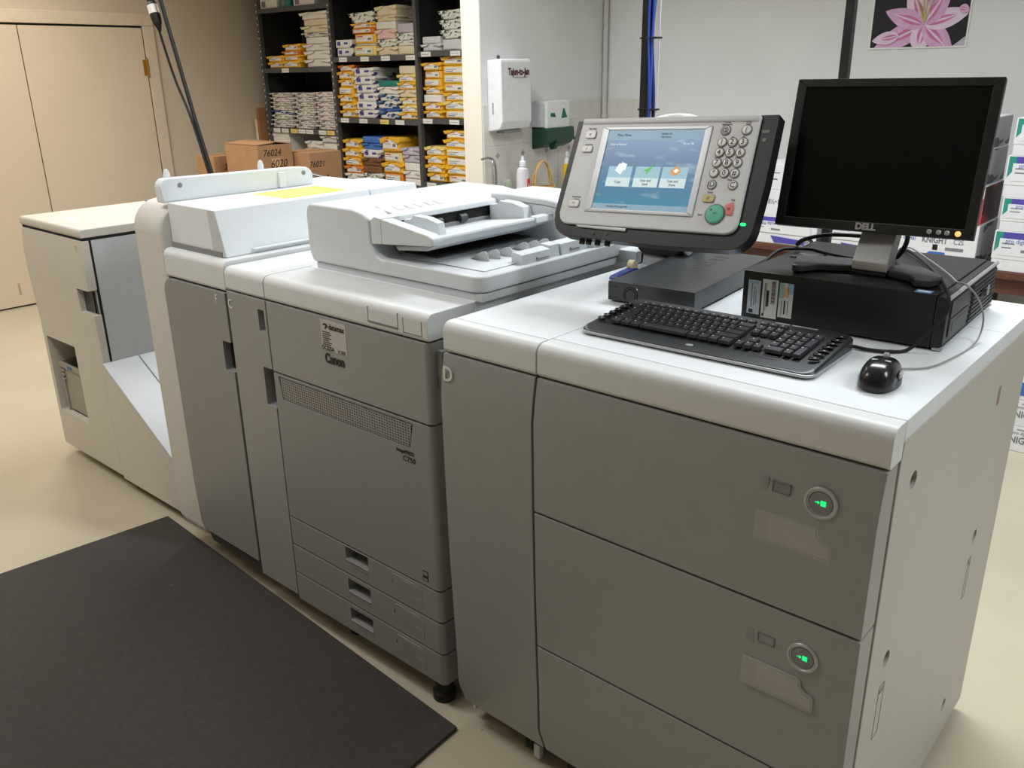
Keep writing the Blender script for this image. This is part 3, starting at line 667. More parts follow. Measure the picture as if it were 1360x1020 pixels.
for s, x, y, z in (('Settings/', .156, .1005, .0055), ('Registration', .156, .0955, .0055), ('Energy', .2, .1005, .0055), ('Saver', .2, .0955, .0055), ('Reset', .153, -.0425, .0062), ('Clear', .187, -.0165, .0055), ('Start', .142, -.0885, .0062), ('Stop', .2045, -.056, .0062), ('Main Menu', -.157, .0905, .0055), ('Quick Menu', -.158, .055, .005), ('Status Monitor', -.158, -.0625, .005), ('/ Cancel', -.158, -.0675, .005)):
    ptext('panel_print', s, z, x, y, .0104, LETG, fc, .8)
for k, (s, x, y) in enumerate((('ABC', .174, .0695), ('DEF', .196, .0695), ('GHI', .1505, .0485), ('JKL', .1735, .0485), ('MNO', .195, .0485), ('PQRS', .149, .0275), ('TUV', .1715, .0275), ('WXYZ', .194, .0275))): ptext('panel_print', s, .0038, x, y, .0104, LETG, fc, .9)
pb(M().prism(rrect(.2265, .2385, -.1045, -.098, .003), 'z', .002, .005, .0008), 'status_light', GREENL, cp)
pb(M().prism(rrect(.228, .242, .08, .086, .001), 'z', .002, .0032).lathe([(.004, .002), (.004, .0035), (.003, .004)], (.236, .066, 0), 14), 'sensor_window', GREY, cp)
for x in (-.10, -.067): pb(M().lathe([(.004, .001), (.004, .003), (.003, .0032)], (x, -.138, 0), 12), 'dial_mark', DGREY, cp)
pb(M().prism([(-.15, -.122), (-.14, -.128), (-.02, -.131), (-.02, -.124)], 'z', .001, .006, .001), 'pen_slot', SILVERP, cp)
g = M()
for x in (-.135, -.118, -.095, -.07): g.box(x-.006, x+.006, -.160, -.148, -.02, -.012, .002)
pb(g, 'port_cover', BLACK, cp)
pb(M().lathe([(.070, -.034), (.070, -.016), (.064, -.008), (.04, -.002), (.01, 0)], (.027, .117, -.005), 36, sx=.86, sy=.22), 'top_lamp', mat('lamp_cap', (244, 244, 242), .4), cp)
# post, elbow and bracket
M().lathe([(.056, 0), (.056, .010), (.052, .014), (.050, .03), (.050, .036)], (-.818, .705, 1.0403), 28).build('post', SILVERP, cp)
M().prism([(-.89, 1.115), (-.88, 1.085), (-.855, 1.071), (-.77, 1.069), (-.745, 1.085), (-.735, 1.15), (-.89, 1.15)], 'y', .675, .79, .012, 3).build('tilt_bracket', BLACK, cp)
M().prism([(.45, 1.23), (.66, 1.11), (.76, 1.11), (.76, 1.16), (.52, 1.33), (.45, 1.335)], 'x', -.85, -.76, .012, 3).build('arm', BLACK, cp)
M().lathe([(.024, 0), (.024, .006), (.02, .008)], n=20, T=Matrix.Translation((-.735, .68, 1.112)) @ Matrix.Rotation(PI/2, 4, 'Y')).build('pivot_cap', SILVERP, cp)
M().tube(spline([(-.876, .70, 1.045), (-.876, .70, 1.07), (-.873, .70, 1.10)]), .004, 8).build('cable', RUBBER, cp)

# ------------------------------------------------------------------ small-form computer on the deck
pc = thing('desktop_computer', 'black desktop computer lying flat under the monitor', 'computer', (-.259, .592, 1.04), (0, 0, math.radians(2)))
L_ = dict(world=False)
M().box(-.190, .172, -.188, .188, .004, .101, .0025).build('chassis', BLACKM, pc, **L_)
for x in (-.16, .14):
    for y in (-.16, .16): M().lathe([(.01, 0), (.01, .0045)], (x, y, 0), 14).build('rubber_foot', RUBBER, pc, **L_)
bz = M().prism([(.172, .006), (.186, .006), (.192, .012), (.192, .092), (.186, .098), (.172, .098)], 'y', -.188, .188, .002).build('front_bezel', BLACK, pc, **L_)
M().prism([(.1885, .0965), (.194, .093), (.1955, .097), (.192, .1015), (.190, .1005)], 'y', -.19, .19, .0012).build('silver_trim', SILVERP, bz, **L_)
M().prism([(.176, .0015), (.188, .0015), (.1955, .007), (.194, .011), (.186, .0065), (.176, .0065)], 'y', -.19, .19, .0012).build('silver_trim', SILVERP, bz, **L_)
M().box(.186, .1945, -.165, -.035, .058, .088, .001).build('drive_bay', DGREY, bz, **L_)
M().box(.186, .1945, -.165, -.035, .022, .055, .001).box(.194, .1952, -.15, -.05, .03, .048, .001, 1).build('drive_bay', DGREY, bz, **L_)
g = M()
for k in range(9):
    z = .016+k*.0085; y0 = -.02+.004*k if k < 5 else -.004-.003*(k-5)
    g.box(.19, .1958, y0, .178, z, z+.0045, .0008, 1)
g.build('vent_slats', DGREY, bz, **L_)
M().lathe([(.011, 0), (.011, .0015), (.009, .002)], n=20, T=Matrix.Translation((.1955, .115, .055)) @ Matrix.Rotation(PI/2, 4, 'Y')).build('badge', SILVERP, bz, **L_)
M().box(.19, .1965, .055, .085, .048, .066, .001).build('power_switch', GLOSSB, bz, **L_)
M().box(-.165, -.11, -.02, .055, .1005, .1035, .001).box(-.158, -.117, -.012, .022, .103, .1042, .0005, 1, 1).build('hood_latch', [BLACK, DGREY], pc, **L_)
M().box(.132, .160, -.185, -.160, .1008, .1014, 0).box(.135, .157, -.176, -.168, .1013, .1016, 0, mi=1).build('processor_sticker', [mat('sticker_blue', (96, 140, 186), .4), PAPER], pc, **L_)
SG = mat('sticker_pale', (214, 216, 212), .45, var=.02)
def stick(x0, x1, z0, z1, name, tint, art):
    s = M().box(x0, x1, -.1888, -.1878, z0, z1, 0).build(name, tint, pc, **L_)
    g = M()
    for mi, a, b_, c, d in art: g.box(x0+a*(x1-x0), x0+b_*(x1-x0), -.1892, -.1886, z0+c*(z1-z0), z0+d*(z1-z0), 0, mi=mi)
    g.build('sticker_print', [LETK, LETG, STB, STO, STT], s, **L_)
rnd = random.Random(3)
STB = mat('sticker_pale_blue', (150, 176, 204), .45); STO = mat('sticker_pale_orange', (216, 180, 132), .45); STT = mat('sticker_pale_green', (158, 192, 182), .45)
stick(-.178, -.152, .014, .083, 'sticker', mat('sticker_blue_grey', (184, 196, 206), .45), [(1, .3, .36, .2, .9), (1, .5, .55, .25, .8), (1, .65, .7, .3, .7), (2, .1, .85, .9, .96), (0, .15, .5, .03, .14)])
bars = [(0, .60+.0, .86, .38+k*.022, .38+k*.022+rnd.choice((.006, .012))) for k in range(27)]
stick(-.148, -.116, .010, .088, 'sticker', SG, bars+[(1, .15, .2, .1, .9), (0, .3, .45, .3, .72), (1, .25, .28, .2, .9), (0, .06, .2, .04, .11)])
stick(-.113, -.085, .016, .085, 'sticker', SG, [(4, .0, .35, .55, 1.), (3, .35, .7, .6, .9), (2, .6, 1., .7, 1.), (1, .2, .25, .05, .5), (0, .4, .5, .1, .5), (1, .65, .7, .1, .5)])

# ------------------------------------------------------------------ monitor with lit amber lamp
mo = thing('monitor', 'black flat monitor with dark screen on a silver stand', 'monitor', (-.228, .53, 1.1436))
ya, ti, ro = math.radians(5.5), math.radians(15.5), math.radians(.3)
r0 = Vector((math.cos(ya), math.sin(ya), 0)); n0 = Vector((math.sin(ya), -math.cos(ya), 0)); u0 = Vector((0, 0, 1))*math.cos(ti)-n0*math.sin(ti)
MR = r0*math.cos(ro)+u0*math.sin(ro); MU = u0*math.cos(ro)-r0*math.sin(ro); MN = MR.cross(MU); MC = Vector((-.243, .52, 1.363))
MT = Matrix(((MR.x, MU.x, MN.x, MC.x), (MR.y, MU.y, MN.y, MC.y), (MR.z, MU.z, MN.z, MC.z), (0, 0, 0, 1)))
def mb(m, name, mats, parent): m.bm.transform(MT); return m.build(name, mats, parent)
g = M()
g.prism([(-.18, -.142), (.18, -.142), (.163, -.125), (-.163, -.125)], 'z', -.02, .0, .0015)
g.prism([(-.181, .1415), (-.163, .126), (.163, .126), (.181, .1415)], 'z', -.02, 0, .0015)
g.prism([(-.18, -.142), (-.163, -.125), (-.163, .126), (-.181, .1415)], 'z', -.02, 0, .0015)
g.prism([(.18, -.142), (.181, .1415), (.163, .126), (.163, -.125)], 'z', -.02, 0, .0015)
bezel = mb(g, 'bezel', BLACK, mo)
mb(M().box(-.164, .164, -.126, .127, -.008, -.0045, 0), 'screen', mat('screen_off', (9, 9, 11), .16, spec=.25), mo)
mb(M().box(-.163, .163, -.1262, -.1248, -.004, -.001, 0), 'bezel_edge', GREY, bezel)
mb(M().box(-.177, .177, -.138, .138, -.034, -.018, .006, 3).prism([(-.13, -.10), (.13, -.10), (.13, .11), (-.13, .11)], 'z', -.058, -.03, .014, 3), 'rear_case', BLACK, mo)
text('lettering', 'DELL', .0165, MT @ Vector((-.006, -.1338, .0006)), MR, MU, SILVERP, bezel, bold=.0009)
for x in (.106, .122, .136): mb(M().lathe([(.0045, -.002), (.0045, .002), (.003, .003)], (x, -.1333, 0), 16), 'button', SILVERP, bezel)
mb(M().lathe([(.005, -.002), (.005, .002), (.0035, .003)], (.154, -.1335, 0), 18), 'power_light', ORANGEL, bezel)
# stand: sloping silver neck and two splayed feet
nk = M().prism([(.488, 1.1495), (.484, 1.153), (.484, 1.168), (.57, 1.30), (.585, 1.30), (.53, 1.17), (.53, 1.1495)], 'x', -.262, -.196, .002).build('neck', SILVERP, mo)
def foot(pts): return M().prism(pts, 'z', 1.1436, 1.158, .0025, 1).build('foot', mat('stand_grey_black', (42, 43, 46), .4), mo)
foot([(-.262, .49), (-.262, .56), (-.335, .545), (-.385, .515), (-.358, .43), (-.34, .425), (-.32, .462)])
foot([(-.196, .49), (-.196, .56), (-.145, .55), (-.095, .49), (-.104, .445), (-.13, .438), (-.148, .47)])
M().box(-.262, -.196, .484, .58, 1.1437, 1.1495, .001).build('foot_joint', BLACK, mo)
M().tube(spline([(-.29, .60, 1.1955), (-.36, .60, 1.19), (-.41, .60, 1.175), (-.44, .64, 1.155), (-.46, .74, 1.150), (-.47, .80, 1.12), (-.48, .83, 1.05)]), .0042, 8).build('video_cable', RUBBER, mo)
M().tube(spline([(-.26, .606, 1.16), (-.29, .60, 1.149), (-.345, .616, 1.147), (-.408, .645, 1.147), (-.44, .63, 1.147), (-.465, .60, 1.144), (-.475, .55, 1.12), (-.485, .52, 1.08), (-.49, .56, 1.046), (-.49, .66, 1.045)]), .0038, 8).build('power_cable', RUBBER, mo)
M().tube(spline([(-.205, .61, 1.225), (-.203, .605, 1.19), (-.225, .63, 1.155), (-.26, .72, 1.148), (-.27, .80, 1.10), (-.27, .83, 1.045)]), .0048, 8).build('power_cable', RUBBER, mo)

# ------------------------------------------------------------------ keyboard
kb = thing('keyboard', 'black multimedia keyboard with pale edge on the white deck top', 'keyboard', (-.408, .216, 1.04), (0, 0, math.radians(1.5)))
kb.scale = (.962, .98, 1)
KB = mat('keyboard_black', (34, 37, 42), .38, var=.05); KT = mat('key_black', (40, 43, 49), .45, var=.05)
tilt = lambda y: .0175+(y+.105)*.062
ol = rrect(-.24, .24, -.104, .104, .022, 6)
M().prism([(x*1.004, y*1.012-.001) for x, y in ol], 'z', .003, .0085, .002).build('pale_edge', SILVERP, kb, **L_)
t = bmesh.new()
def kring(k, dz, s):
    return [t.verts.new((x*s, y*s, (dz if k == 0 else tilt(y)-dz-max(0, (-.062-y))*.16))) for x, y in ol]
A = kring(0, .0086, 1.); B = kring(1, .005, 1.); C_ = kring(1, .0015, .985); D_ = kring(1, .0, .96)
for a, b_ in ((A, B), (B, C_), (C_, D_)):
    for k in range(len(ol)): t.faces.new((a[k], a[(k+1) % len(ol)], b_[(k+1) % len(ol)], b_[k]))
t.faces.new(A[::-1]); t.faces.new(D_)
bmesh.ops.recalc_face_normals(t, faces=t.faces[:]); g = M(); g.put(t)
body = g.build('body', KB, kb, **L_)
for x in (-.2, .2):
    for y in (-.085, .085): M().box(x-.012, x+.012, y-.006, y+.006, 0, .0035, .001).build('rubber_foot', RUBBER, kb, **L_)
u = .0176; v = .0232
key_mesh = {}
def key(name, x, y, w_, h_, lx=True):
    kx = (round(w_, 4), round(h_, 4))
    if kx not in key_mesh:
        b_ = M(); hw, hh = w_/2-.0008, h_/2-.0008
        tt = bmesh.new(); P0 = [tt.verts.new((sx*hw, sy*hh, 0)) for sx, sy in ((-1, -1), (1, -1), (1, 1), (-1, 1))]; P1 = [tt.verts.new((sx*(hw-.0018), sy*(hh-.0018)+.0004, .0062)) for sx, sy in ((-1, -1), (1, -1), (1, 1), (-1, 1))]
        for k in range(4): tt.faces.new((P0[k], P0[(k+1) % 4], P1[(k+1) % 4], P1[k]))
        tt.faces.new(P1); tt.faces.new(P0[::-1]); bmesh.ops.bevel(tt, geom=[e for e in tt.edges], offset=.0007, segments=1, affect='EDGES'); bmesh.ops.recalc_face_normals(tt, faces=tt.faces[:])
        b_.put(tt)
        b_.box(-hw+.0030, -hw+.0058, hh-.0068, hh-.0042, .0061, .0064, 0, mi=1)
        me = bpy.data.meshes.new('key'); b_.bm.to_mesh(me); b_.bm.free(); me.materials.append(KT); me.materials.append(LETW); key_mesh[kx] = me
    o = bpy.data.objects.new(name, key_mesh[kx]); COL.objects.link(o); o.parent = kb
    o.location = (x, y, tilt(y)-.0012); o.rotation_euler = (math.atan(.062), 0, 0)
x0 = -.198; rows = [-.047+v*k for k in range(5)]
def run(y, x, ws, names=None):
    for i, w_ in enumerate(ws):
        if w_ > 0: key((names or {}).get(i, 'key'), x+w_*u/2, y, w_*u, v)
        x += abs(w_)*u
run(rows[4], x0, [1]*13+[2, -.3, 1, 1, 1, -.3, 1, 1, 1, 1], {13: 'backspace_key'})
run(rows[3], x0, [1.5]+[1]*12+[1.5, -.3, 1, 1, 1, -.3, 1, 1, 1], {0: 'tab_key'})
run(rows[2], x0, [1.75]+[1]*11+[2.25, -3.6, 1, 1, 1], {0: 'caps_lock_key', 12: 'enter_key'})
run(rows[1], x0, [2.25]+[1]*10+[2.75, -1.3, 1, -1.3, 1, 1, 1], {0: 'shift_key', 11: 'shift_key'})
run(rows[0], x0, [1.4, 1.2, 1.3, 5.9, 1.3, 1.2, 1.2, 1.5, -.3, 1, 1, 1, -.3, 2, 1], {3: 'space_bar'})
key('plus_key', x0+22.1*u, (rows[2]+rows[3])/2, u, 2*v); key('enter_key', x0+22.1*u, (rows[0]+rows[1])/2, u, 2*v)
yf = rows[4]+v*1.02
for i in range(16): key('function_key', x0+u*(.5+i*1.13+(.3 if i > 12 else 0)), yf, u*1.02, v*.66)
for i in range(7):
    for sx in (-1, 1):
        y = -.05+i*.0205
        if sx < 0 and i > 5: continue
        t_ = M().prism(rrect(-.010, .010, -.0042, .0042, .003, 3), 'z', 0, .004, .001).box(-.001, .003, -.001, .001, .0039, .0042, 0, mi=1).build('media_key', [GLOSSB, LETW], kb, **L_)
        t_.location = (sx*.2215, y, tilt(y)-.001); t_.rotation_euler = (math.atan(.062), 0, math.radians(20*sx))
M().lathe([(.006, 0), (.006, .0012), (.005, .0016)], (-.003, -.082, tilt(-.082)-.006), 16, sx=1.25).build('badge', SILVERP, kb, **L_)
M().box(.085, .115, .092, .097, tilt(.1)-.004, tilt(.1)+.0005, .001).box(.12, .17, .092, .097, tilt(.1)-.004, tilt(.1)+.0005, .001).build('indicator_strip', SILVERP, kb, **L_)
M().box(.11, .165, -.0705, -.0695, tilt(-.07)-.0016, tilt(-.07)-.0006, 0).build('printed_line', LETG, kb, **L_)
M().tube(spline([(-.19, .318, 1.05), (-.186, .335, 1.045), (-.16, .334, 1.0445), (-.13, .345, 1.0445), (-.105, .372, 1.046), (-.078, .382, 1.083), (-.055, .384, 1.12), (-.056, .386, 1.147), (-.07, .42, 1.150), (-.121, .545, 1.1475), (-.187, .668, 1.1475), (-.244, .753, 1.1475), (-.276, .805, 1.13), (-.28, .83, 1.05)]), .0032, 8).build('cable', RUBBER, kb)

# ------------------------------------------------------------------ mouse
ms = thing('computer_mouse', 'small black computer mouse with grey sides on the white deck top', 'mouse', (-.088, .184, 1.04), (0, 0, math.radians(8)))
ms.scale = (1.13, 1.1, 1.1)
def shell(s, zs, zoff, n=28, m=12, cutoff=0.):
    t = bmesh.new(); rows_ = []
    for j in range(m+1):
        a = j/m*PI/2; rr = math.cos(a)**.62; z = zoff+zs*math.sin(a)**.9; ring_ = []
        for k in range(n):
            th = 2*PI*k/n; c, s_ = math.cos(th), math.sin(th)
            x = math.copysign(abs(c)**.75, c)*.0285*rr*s*(1-.10*(1-abs(s_))); y = math.copysign(abs(s_)**.82, s_)*.053*rr*s
            ring_.append(t.verts.new((x, y, z-max(0, y)*.10*(math.sin(a)))))
        rows_.append(ring_)
    for a, b_ in zip(rows_, rows_[1:]):
        for k in range(n): t.faces.new((a[k], a[(k+1) % n], b_[(k+1) % n], b_[k]))
    t.faces.new(rows_[0][::-1]); bmesh.ops.remove_doubles(t, verts=t.verts[:], dist=1e-5); bmesh.ops.recalc_face_normals(t, faces=t.faces[:]); g = M(); g.put(t); return g
shell(1., .034, .004).build('body', mat('mouse_black', (20, 22, 26), .22), ms, **L_)
M().prism([(.0283*math.cos(2*PI*k/28), .052*math.sin(2*PI*k/28)) for k in range(28)], 'z', 0, .012, .002).build('base', DGREY, ms, **L_)
M().lathe([(.0085, -.0035), (.0095, 0), (.0085, .0035)], n=20, T=Matrix.Translation((0, .031, .029)) @ Matrix.Rotation(PI/2, 4, 'Y')).build('scroll_wheel', GREY, ms, **L_)
M().box(-.013, .013, -.0105, -.0055, .0352, .0378, .0008).build('brand_strip', SILVERP, ms, **L_)
M().box(.0255, .0285, -.012, .012, .014, .022, .001).build('side_button', SILVERP, ms, **L_)
M().box(-.0004, .0004, .012, .05, .026, .0345, 0).build('button_split', GAP, ms, **L_)
M().tube(spline([(-.087, .235, 1.05), (-.084, .262, 1.044), (-.05, .303, 1.0425), (-.035, .37, 1.0425), (-.026, .47, 1.0425), (-.026, .52, 1.055), (-.028, .53, 1.085), (-.032, .49, 1.125), (-.05, .47, 1.152), (-.075, .50, 1.1495), (-.103, .559, 1.147), (-.175, .677, 1.147), (-.255, .787, 1.147), (-.28, .82, 1.10), (-.28, .84, 1.045)]), .0017, 8).build('cable', mat('cable_grey', (150, 150, 148), .4), ms)

# ------------------------------------------------------------------ rack router between panel post and computer
ro_ = thing('network_recorder', 'flat black metal network box with a round vent lying beside the computer', 'network box', (-.654, .570, 1.04), (0, 0, math.radians(5.5)))
bx = M().box(-.1025, .1025, -.2155, .2155, .004, .046, .0012).build('case', mat('recorder_steel', (62, 64, 66), .36, .2, var=.05, bump=.04, bscale=700), ro_, **L_)
for x in (-.085, .085):
    for y in (-.19, .19): M().lathe([(.009, 0), (.009, .0045)], (x, y, 0), 12).build('rubber_foot', RUBBER, ro_, **L_)
g = M()
for rr, n in ((.0165, 26), (.012, 20)):
    for k in range(n):
        a = 2*PI*k/n
        if math.sin(a) > -.75: g.box(-.0008, .0008, -.0018, .0018, -.0006, .0006, 0, T=Matrix.Translation((-.047+rr*math.cos(a), -.2157, .021+rr*math.sin(a))) @ Matrix.Rotation(PI/2, 4, 'X') @ Matrix.Rotation(a+PI/2, 4, 'Z') @ Matrix.Rotation(PI/2, 4, 'Z'))
g.build('fan_vent', GAP, bx, **L_)
M().lathe([(.0028, 0), (.0022, .0016)], n=12, T=Matrix.Translation((-.0305, -.2155, .036)) @ Matrix.Rotation(PI/2, 4, 'X')).build('screw', STEEL, bx, **L_)
g = M()
for x in (-.096, -.083):
    for z in (.012, .035): g.lathe([(.0018, 0), (.0018, .0004)], n=10, T=Matrix.Translation((x, -.2155, z)) @ Matrix.Rotation(PI/2, 4, 'X'))
g.build('screw_hole', GAP, bx, **L_)
emb = mat('embossed_black', (22, 23, 25), .55)
g = M()
for k, (w_, h_) in enumerate(((.016, .03), (.006, .03), (.02, .03), (.006, .03), (.022, .028), (.014, .03))): g.box(.02-h_, .02+h_*.2, -.03+k*.034, -.03+k*.034+w_, .0459, .0463, .0002, 1)
g.build('raised_lettering', emb, bx, **L_)
M().box(-.098, .098, .2152, .219, .008, .042, .001).build('front_plate', BLACK, ro_, **L_)

# ------------------------------------------------------------------ tape dispenser behind the network box
td = thing('tape_dispenser', 'blue tape dispenser with a cream roll behind the network box', 'tape dispenser', (-.848, .575, 1.04), (0, 0, math.radians(94)))
M().prism([(-.055, 0), (.055, 0), (.055, .010), (.03, .014), (-.02, .011), (-.05, .009)], 'y', -.012, .012, .003).build('base', BLUETAPE, td, **L_)
M().lathe([(.008, -.008), (.014, -.008), (.014, .008), (.008, .008)], n=28, T=Matrix.Translation((.04, 0, .0185)) @ Matrix.Rotation(PI/2, 4, 'X')).build('tape_roll', TAPEC, td, **L_)

# ------------------------------------------------------------------ steel shelving
SY = 3.0
sh = thing('shelving_unit', 'dark grey steel shelving unit full of paper reams against the back wall', 'shelving', (-4.6, 3.22, 0))
LEVEL = {'left': (1.995, 1.565, 1.118, .76, .35), 'middle': (2.06, 1.63, 1.213, .765, .35), 'right': (2.08, 1.648, 1.228, .808, .35)}
BAY = {'left': (-5.93, -5.075), 'middle': (-5.045, -4.18), 'right': (-4.15, -3.26)}
for x in (-5.945, -5.06, -4.165, -3.245):
    p = M().box(x-.015, x+.015, SY-.004, SY+.03, 0, 2.5, .002).box(x-.015, x+.015, 3.40, 3.43, 0, 2.5, .002)
    if x < -5: 
        for k in range(50):
            z = .1+k*.048; p.box(x-.004, x+.004, SY-.0052, SY-.0035, z, z+.012, .0004, 1, 1)  # white dots painted on as brightness showing through the post holes
    p.build('post', [SHELFG, PAPER], sh)
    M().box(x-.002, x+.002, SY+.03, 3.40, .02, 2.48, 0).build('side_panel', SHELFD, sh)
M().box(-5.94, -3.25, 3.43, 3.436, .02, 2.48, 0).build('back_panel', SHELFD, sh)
for b_, zs in LEVEL.items():
    a, c = BAY[b_]
    for z in zs:
        M().box(a, c, SY, 3.425, z-.006, z, .001).box(a, c, SY-.002, SY+.003, z-.034, z, .0008).build('shelf', SHELFG, sh)
TAGS = {('left', 1): (-5.64,), ('left', 2): (-5.83, -5.72, -5.60, -5.50, -5.40, -5.24, -5.14), ('middle', 1): (-4.93, -4.69, -4.47, -4.22), ('middle', 2): (-4.96, -4.75, -4.52, -4.36), ('middle', 3): (-4.9, -4.6, -4.35), ('right', 1): (-4.07, -3.80), ('right', 2): (-4.08, -3.83), ('right', 3): (-4.07, -3.80)}
for (b_, l), xs in TAGS.items():
    z = LEVEL[b_][l]
    for i, x in enumerate(xs):
        M().box(x-.045, x+.045, SY-.0045, SY-.0025, z-.033, z-.003, 0).box(x-.036, x+.03, SY-.0048, SY-.004, z-.02, z-.0175, 0, mi=1).build('price_tag', [PAPER if (i+l) % 4 or l != 2 else YEL2, INKGRY], sh)

# ------------------------------------------------------------------ paper reams, one object each
def ream_mesh(seed, mess, styles):
    rnd = random.Random(seed); t = bmesh.new(); bmesh.ops.create_cube(t, size=1)
    for v in t.verts: v.co = Vector((v.co.x*.214, v.co.y*.28+.14, v.co.z*.0485+.025))
    bmesh.ops.bevel(t, geom=t.edges[:], offset=.006, segments=2, profile=.5, affect='EDGES')
    bmesh.ops.subdivide_edges(t, edges=[e for e in t.edges if e.calc_length() > .05], cuts=5, use_grid_fill=True)
    for v in t.verts:
        n = noise.noise_vector(Vector((v.co.x*22+seed*3.1, v.co.y*18, v.co.z*30)))
        v.co += Vector((n.x*.0035*mess, n.y*.004*mess, n.z*.0022*mess if .004 < v.co.z < .046 else n.z*.0009*mess))
    # folded wrapper flap at the front
    g = M(); g.put(t)
    g.prism([(-.10, .008), (0, .026), (.10, .008), (.10, .006), (-.10, .006)], 'y', -.0035, .004, .0008, 1)
    if mess > 1.5: g.prism([(.02, .046), (.12, .052), (.128, .038), (.10, .030), (.03, .040)], 'y', -.016, .10, .001, 1).prism([(-.125, .044), (-.03, .050), (-.05, .036), (-.11, .026)], 'y', -.012, .08, .001, 1)
    me = bpy.data.meshes.new('ream'); g.bm.to_mesh(me); g.bm.free()
    me.polygons.foreach_set('use_smooth', [True]*len(me.polygons)); me.set_sharp_from_angle(angle=math.radians(40))
    return me
BASE = [ream_mesh(1, 1., 0), ream_mesh(2, 1.8, 0), ream_mesh(3, 3., 0)]
def with_mat(me, m): c = me.copy(); c.materials.clear(); c.materials.append(m); return c
STYLE = {'Y': (YEL, 'yellow-wrapped'), 'y': (YEL2, 'pale yellow'), 'O': (ORG, 'orange-wrapped'), 'C': (CRM, 'cream'), 'W': (WHT, 'plain white'), 'K': (CLR, 'clear-wrapped white'), 'L': (LIL, 'lilac'), 'P': (PNK, 'pink'), 'B': (BRN, 'brown'), 'T': (TEA, 'teal'), 'U': (BLU, 'light blue'), 'V': (WPU, 'white and purple'), 'G': (WGR, 'white and green'), 'R': (WGY, 'white crumpled'), 'r': (WRD, 'white and rose'), 'u': (BLW, 'blue and white')}
RM = {k: [with_mat(b_, v[0]) for b_ in BASE] for k, v in STYLE.items()}
def label_mesh(kind):
    g = M().box(-.085, .078, -.0062, -.003, .011, .041, .0004, 1)
    if kind == 'Y': g.box(-.08, -.02, -.0066, -.005, .033, .0385, 0, mi=1).box(-.08, .0, -.0066, -.005, .026, .028, 0, mi=2).box(.03, .065, -.0066, -.005, .018, .028, 0, mi=2)
    elif kind == 'B2': g.box(-.08, -.01, -.0066, -.005, .016, .020, 0, mi=3).box(-.08, .02, -.0066, -.005, .027, .030, 0, mi=2)
    else: g.box(-.078, -.035, -.0066, -.005, .016, .038, 0, mi=4).box(.01, .06, -.0066, -.005, .022, .034, 0, mi=4)
    me = bpy.data.meshes.new('end_label'); g.bm.to_mesh(me); g.bm.free()
    for m in (PAPER, INKRED, INKGRY, INKBLU, INKPUR): me.materials.append(m)
    return me
LBL = {k: label_mesh(k) for k in ('Y', 'B2', 'V')}
ORD = ('bottom', 'second from bottom', 'third up', 'fourth up', 'fifth up', 'sixth up', 'seventh up', 'eighth up', 'ninth up')
NTH = ('first', 'second', 'third', 'fourth')
SHN = {1: 'upper', 2: 'middle', 3: 'lower'}
def stack(bay, lvl, k, x0, x1, spec, z=None, depth=1.):
    rnd = random.Random(hash((lvl, k))+len(spec)+int(x0*100)); z = LEVEL[bay][lvl] if z is None else z
    z += .0004
    for i, (s, h) in enumerate(spec):
        mess = 2 if s in 'RrGu' or (s in 'YOy' and (i == len(spec)-1 or rnd.random() < .3)) else (1 if rnd.random() < .5 else 0)
        o = bpy.data.objects.new('paper_ream', RM[s][mess]); COL.objects.link(o)
        o.location = ((x0+x1)/2+rnd.uniform(-.006, .006), SY+.022+rnd.uniform(0, .02), z)
        o.rotation_euler = (0, 0, rnd.uniform(-.05, .05))
        o.scale = ((x1-x0)/.222, depth*rnd.uniform(.97, 1.03), h/.05)
        what = 'topmost' if i == len(spec)-1 and i else ORD[i]
        cap = 'pack' if s in 'RrGu' else 'ream'
        tag(o, '%s %s, %s in %s stack of the %s %s shelf' % (STYLE[s][1], cap, what, NTH[k], SHN[lvl], bay), 'paper ream', 'paper reams on the steel shelves')
        if s in 'YVOy':
            c = bpy.data.objects.new('end_label', LBL['V'] if s == 'V' else LBL['Y' if rnd.random() < .62 else 'B2']); COL.objects.link(c); c.parent = o
        z += h
def seq(s, h): return [(c, h) for c in s]
stack('left', 1, 0, -5.905, -5.70, seq('YY', .045)); stack('left', 1, 1, -5.685, -5.475, [('Y', .05), ('Y', .04), ('O', .03), ('Y', .048)])
stack('left', 1, 2, -5.41, -5.10, [('W', .055), ('W', .06), ('W', .045), ('W', .05), ('R', .03), ('C', .045), ('C', .045), ('W', .05)], depth=1.25)
stack('left', 2, 0, -5.915, -5.625, seq('RRGuRRrR', .033)); stack('left', 2, 1, -5.60, -5.345, seq('RRRGRRRR', .033)); stack('left', 2, 2, -5.335, -5.085, seq('RRrrRrRr', .034))
stack('left', 3, 0, -5.93, -5.70, seq('WWCW', .045)); stack('left', 3, 1, -5.50, -5.30, seq('WWCWW', .054)); stack('left', 3, 2, -5.295, -5.095, seq('WCWCWK', .053))
stack('middle', 1, 0, -5.03, -4.85, seq('VV', .058)); stack('middle', 1, 1, -4.835, -4.60, [('y', .07), ('K', .012), ('Y', .066), ('O', .034), ('Y', .034), ('G', .07)])
stack('middle', 1, 2, -4.585, -4.385, [('C', .055), ('G', .05), ('P', .062), ('W', .05), ('C', .035), ('C', .062)]); stack('middle', 1, 3, -4.375, -4.195, [('C', .058), ('W', .034), ('G', .045), ('L', .06)])
stack('middle', 2, 0, -5.035, -4.865, seq('YYYYYY', .053)+[('O', .045)]); stack('middle', 2, 1, -4.85, -4.625, seq('VVVVVV', .057)); stack('middle', 2, 2, -4.61, -4.395, [('u', .05), ('U', .02), ('u', .05), ('u', .045), ('W', .05), ('T', .04)])
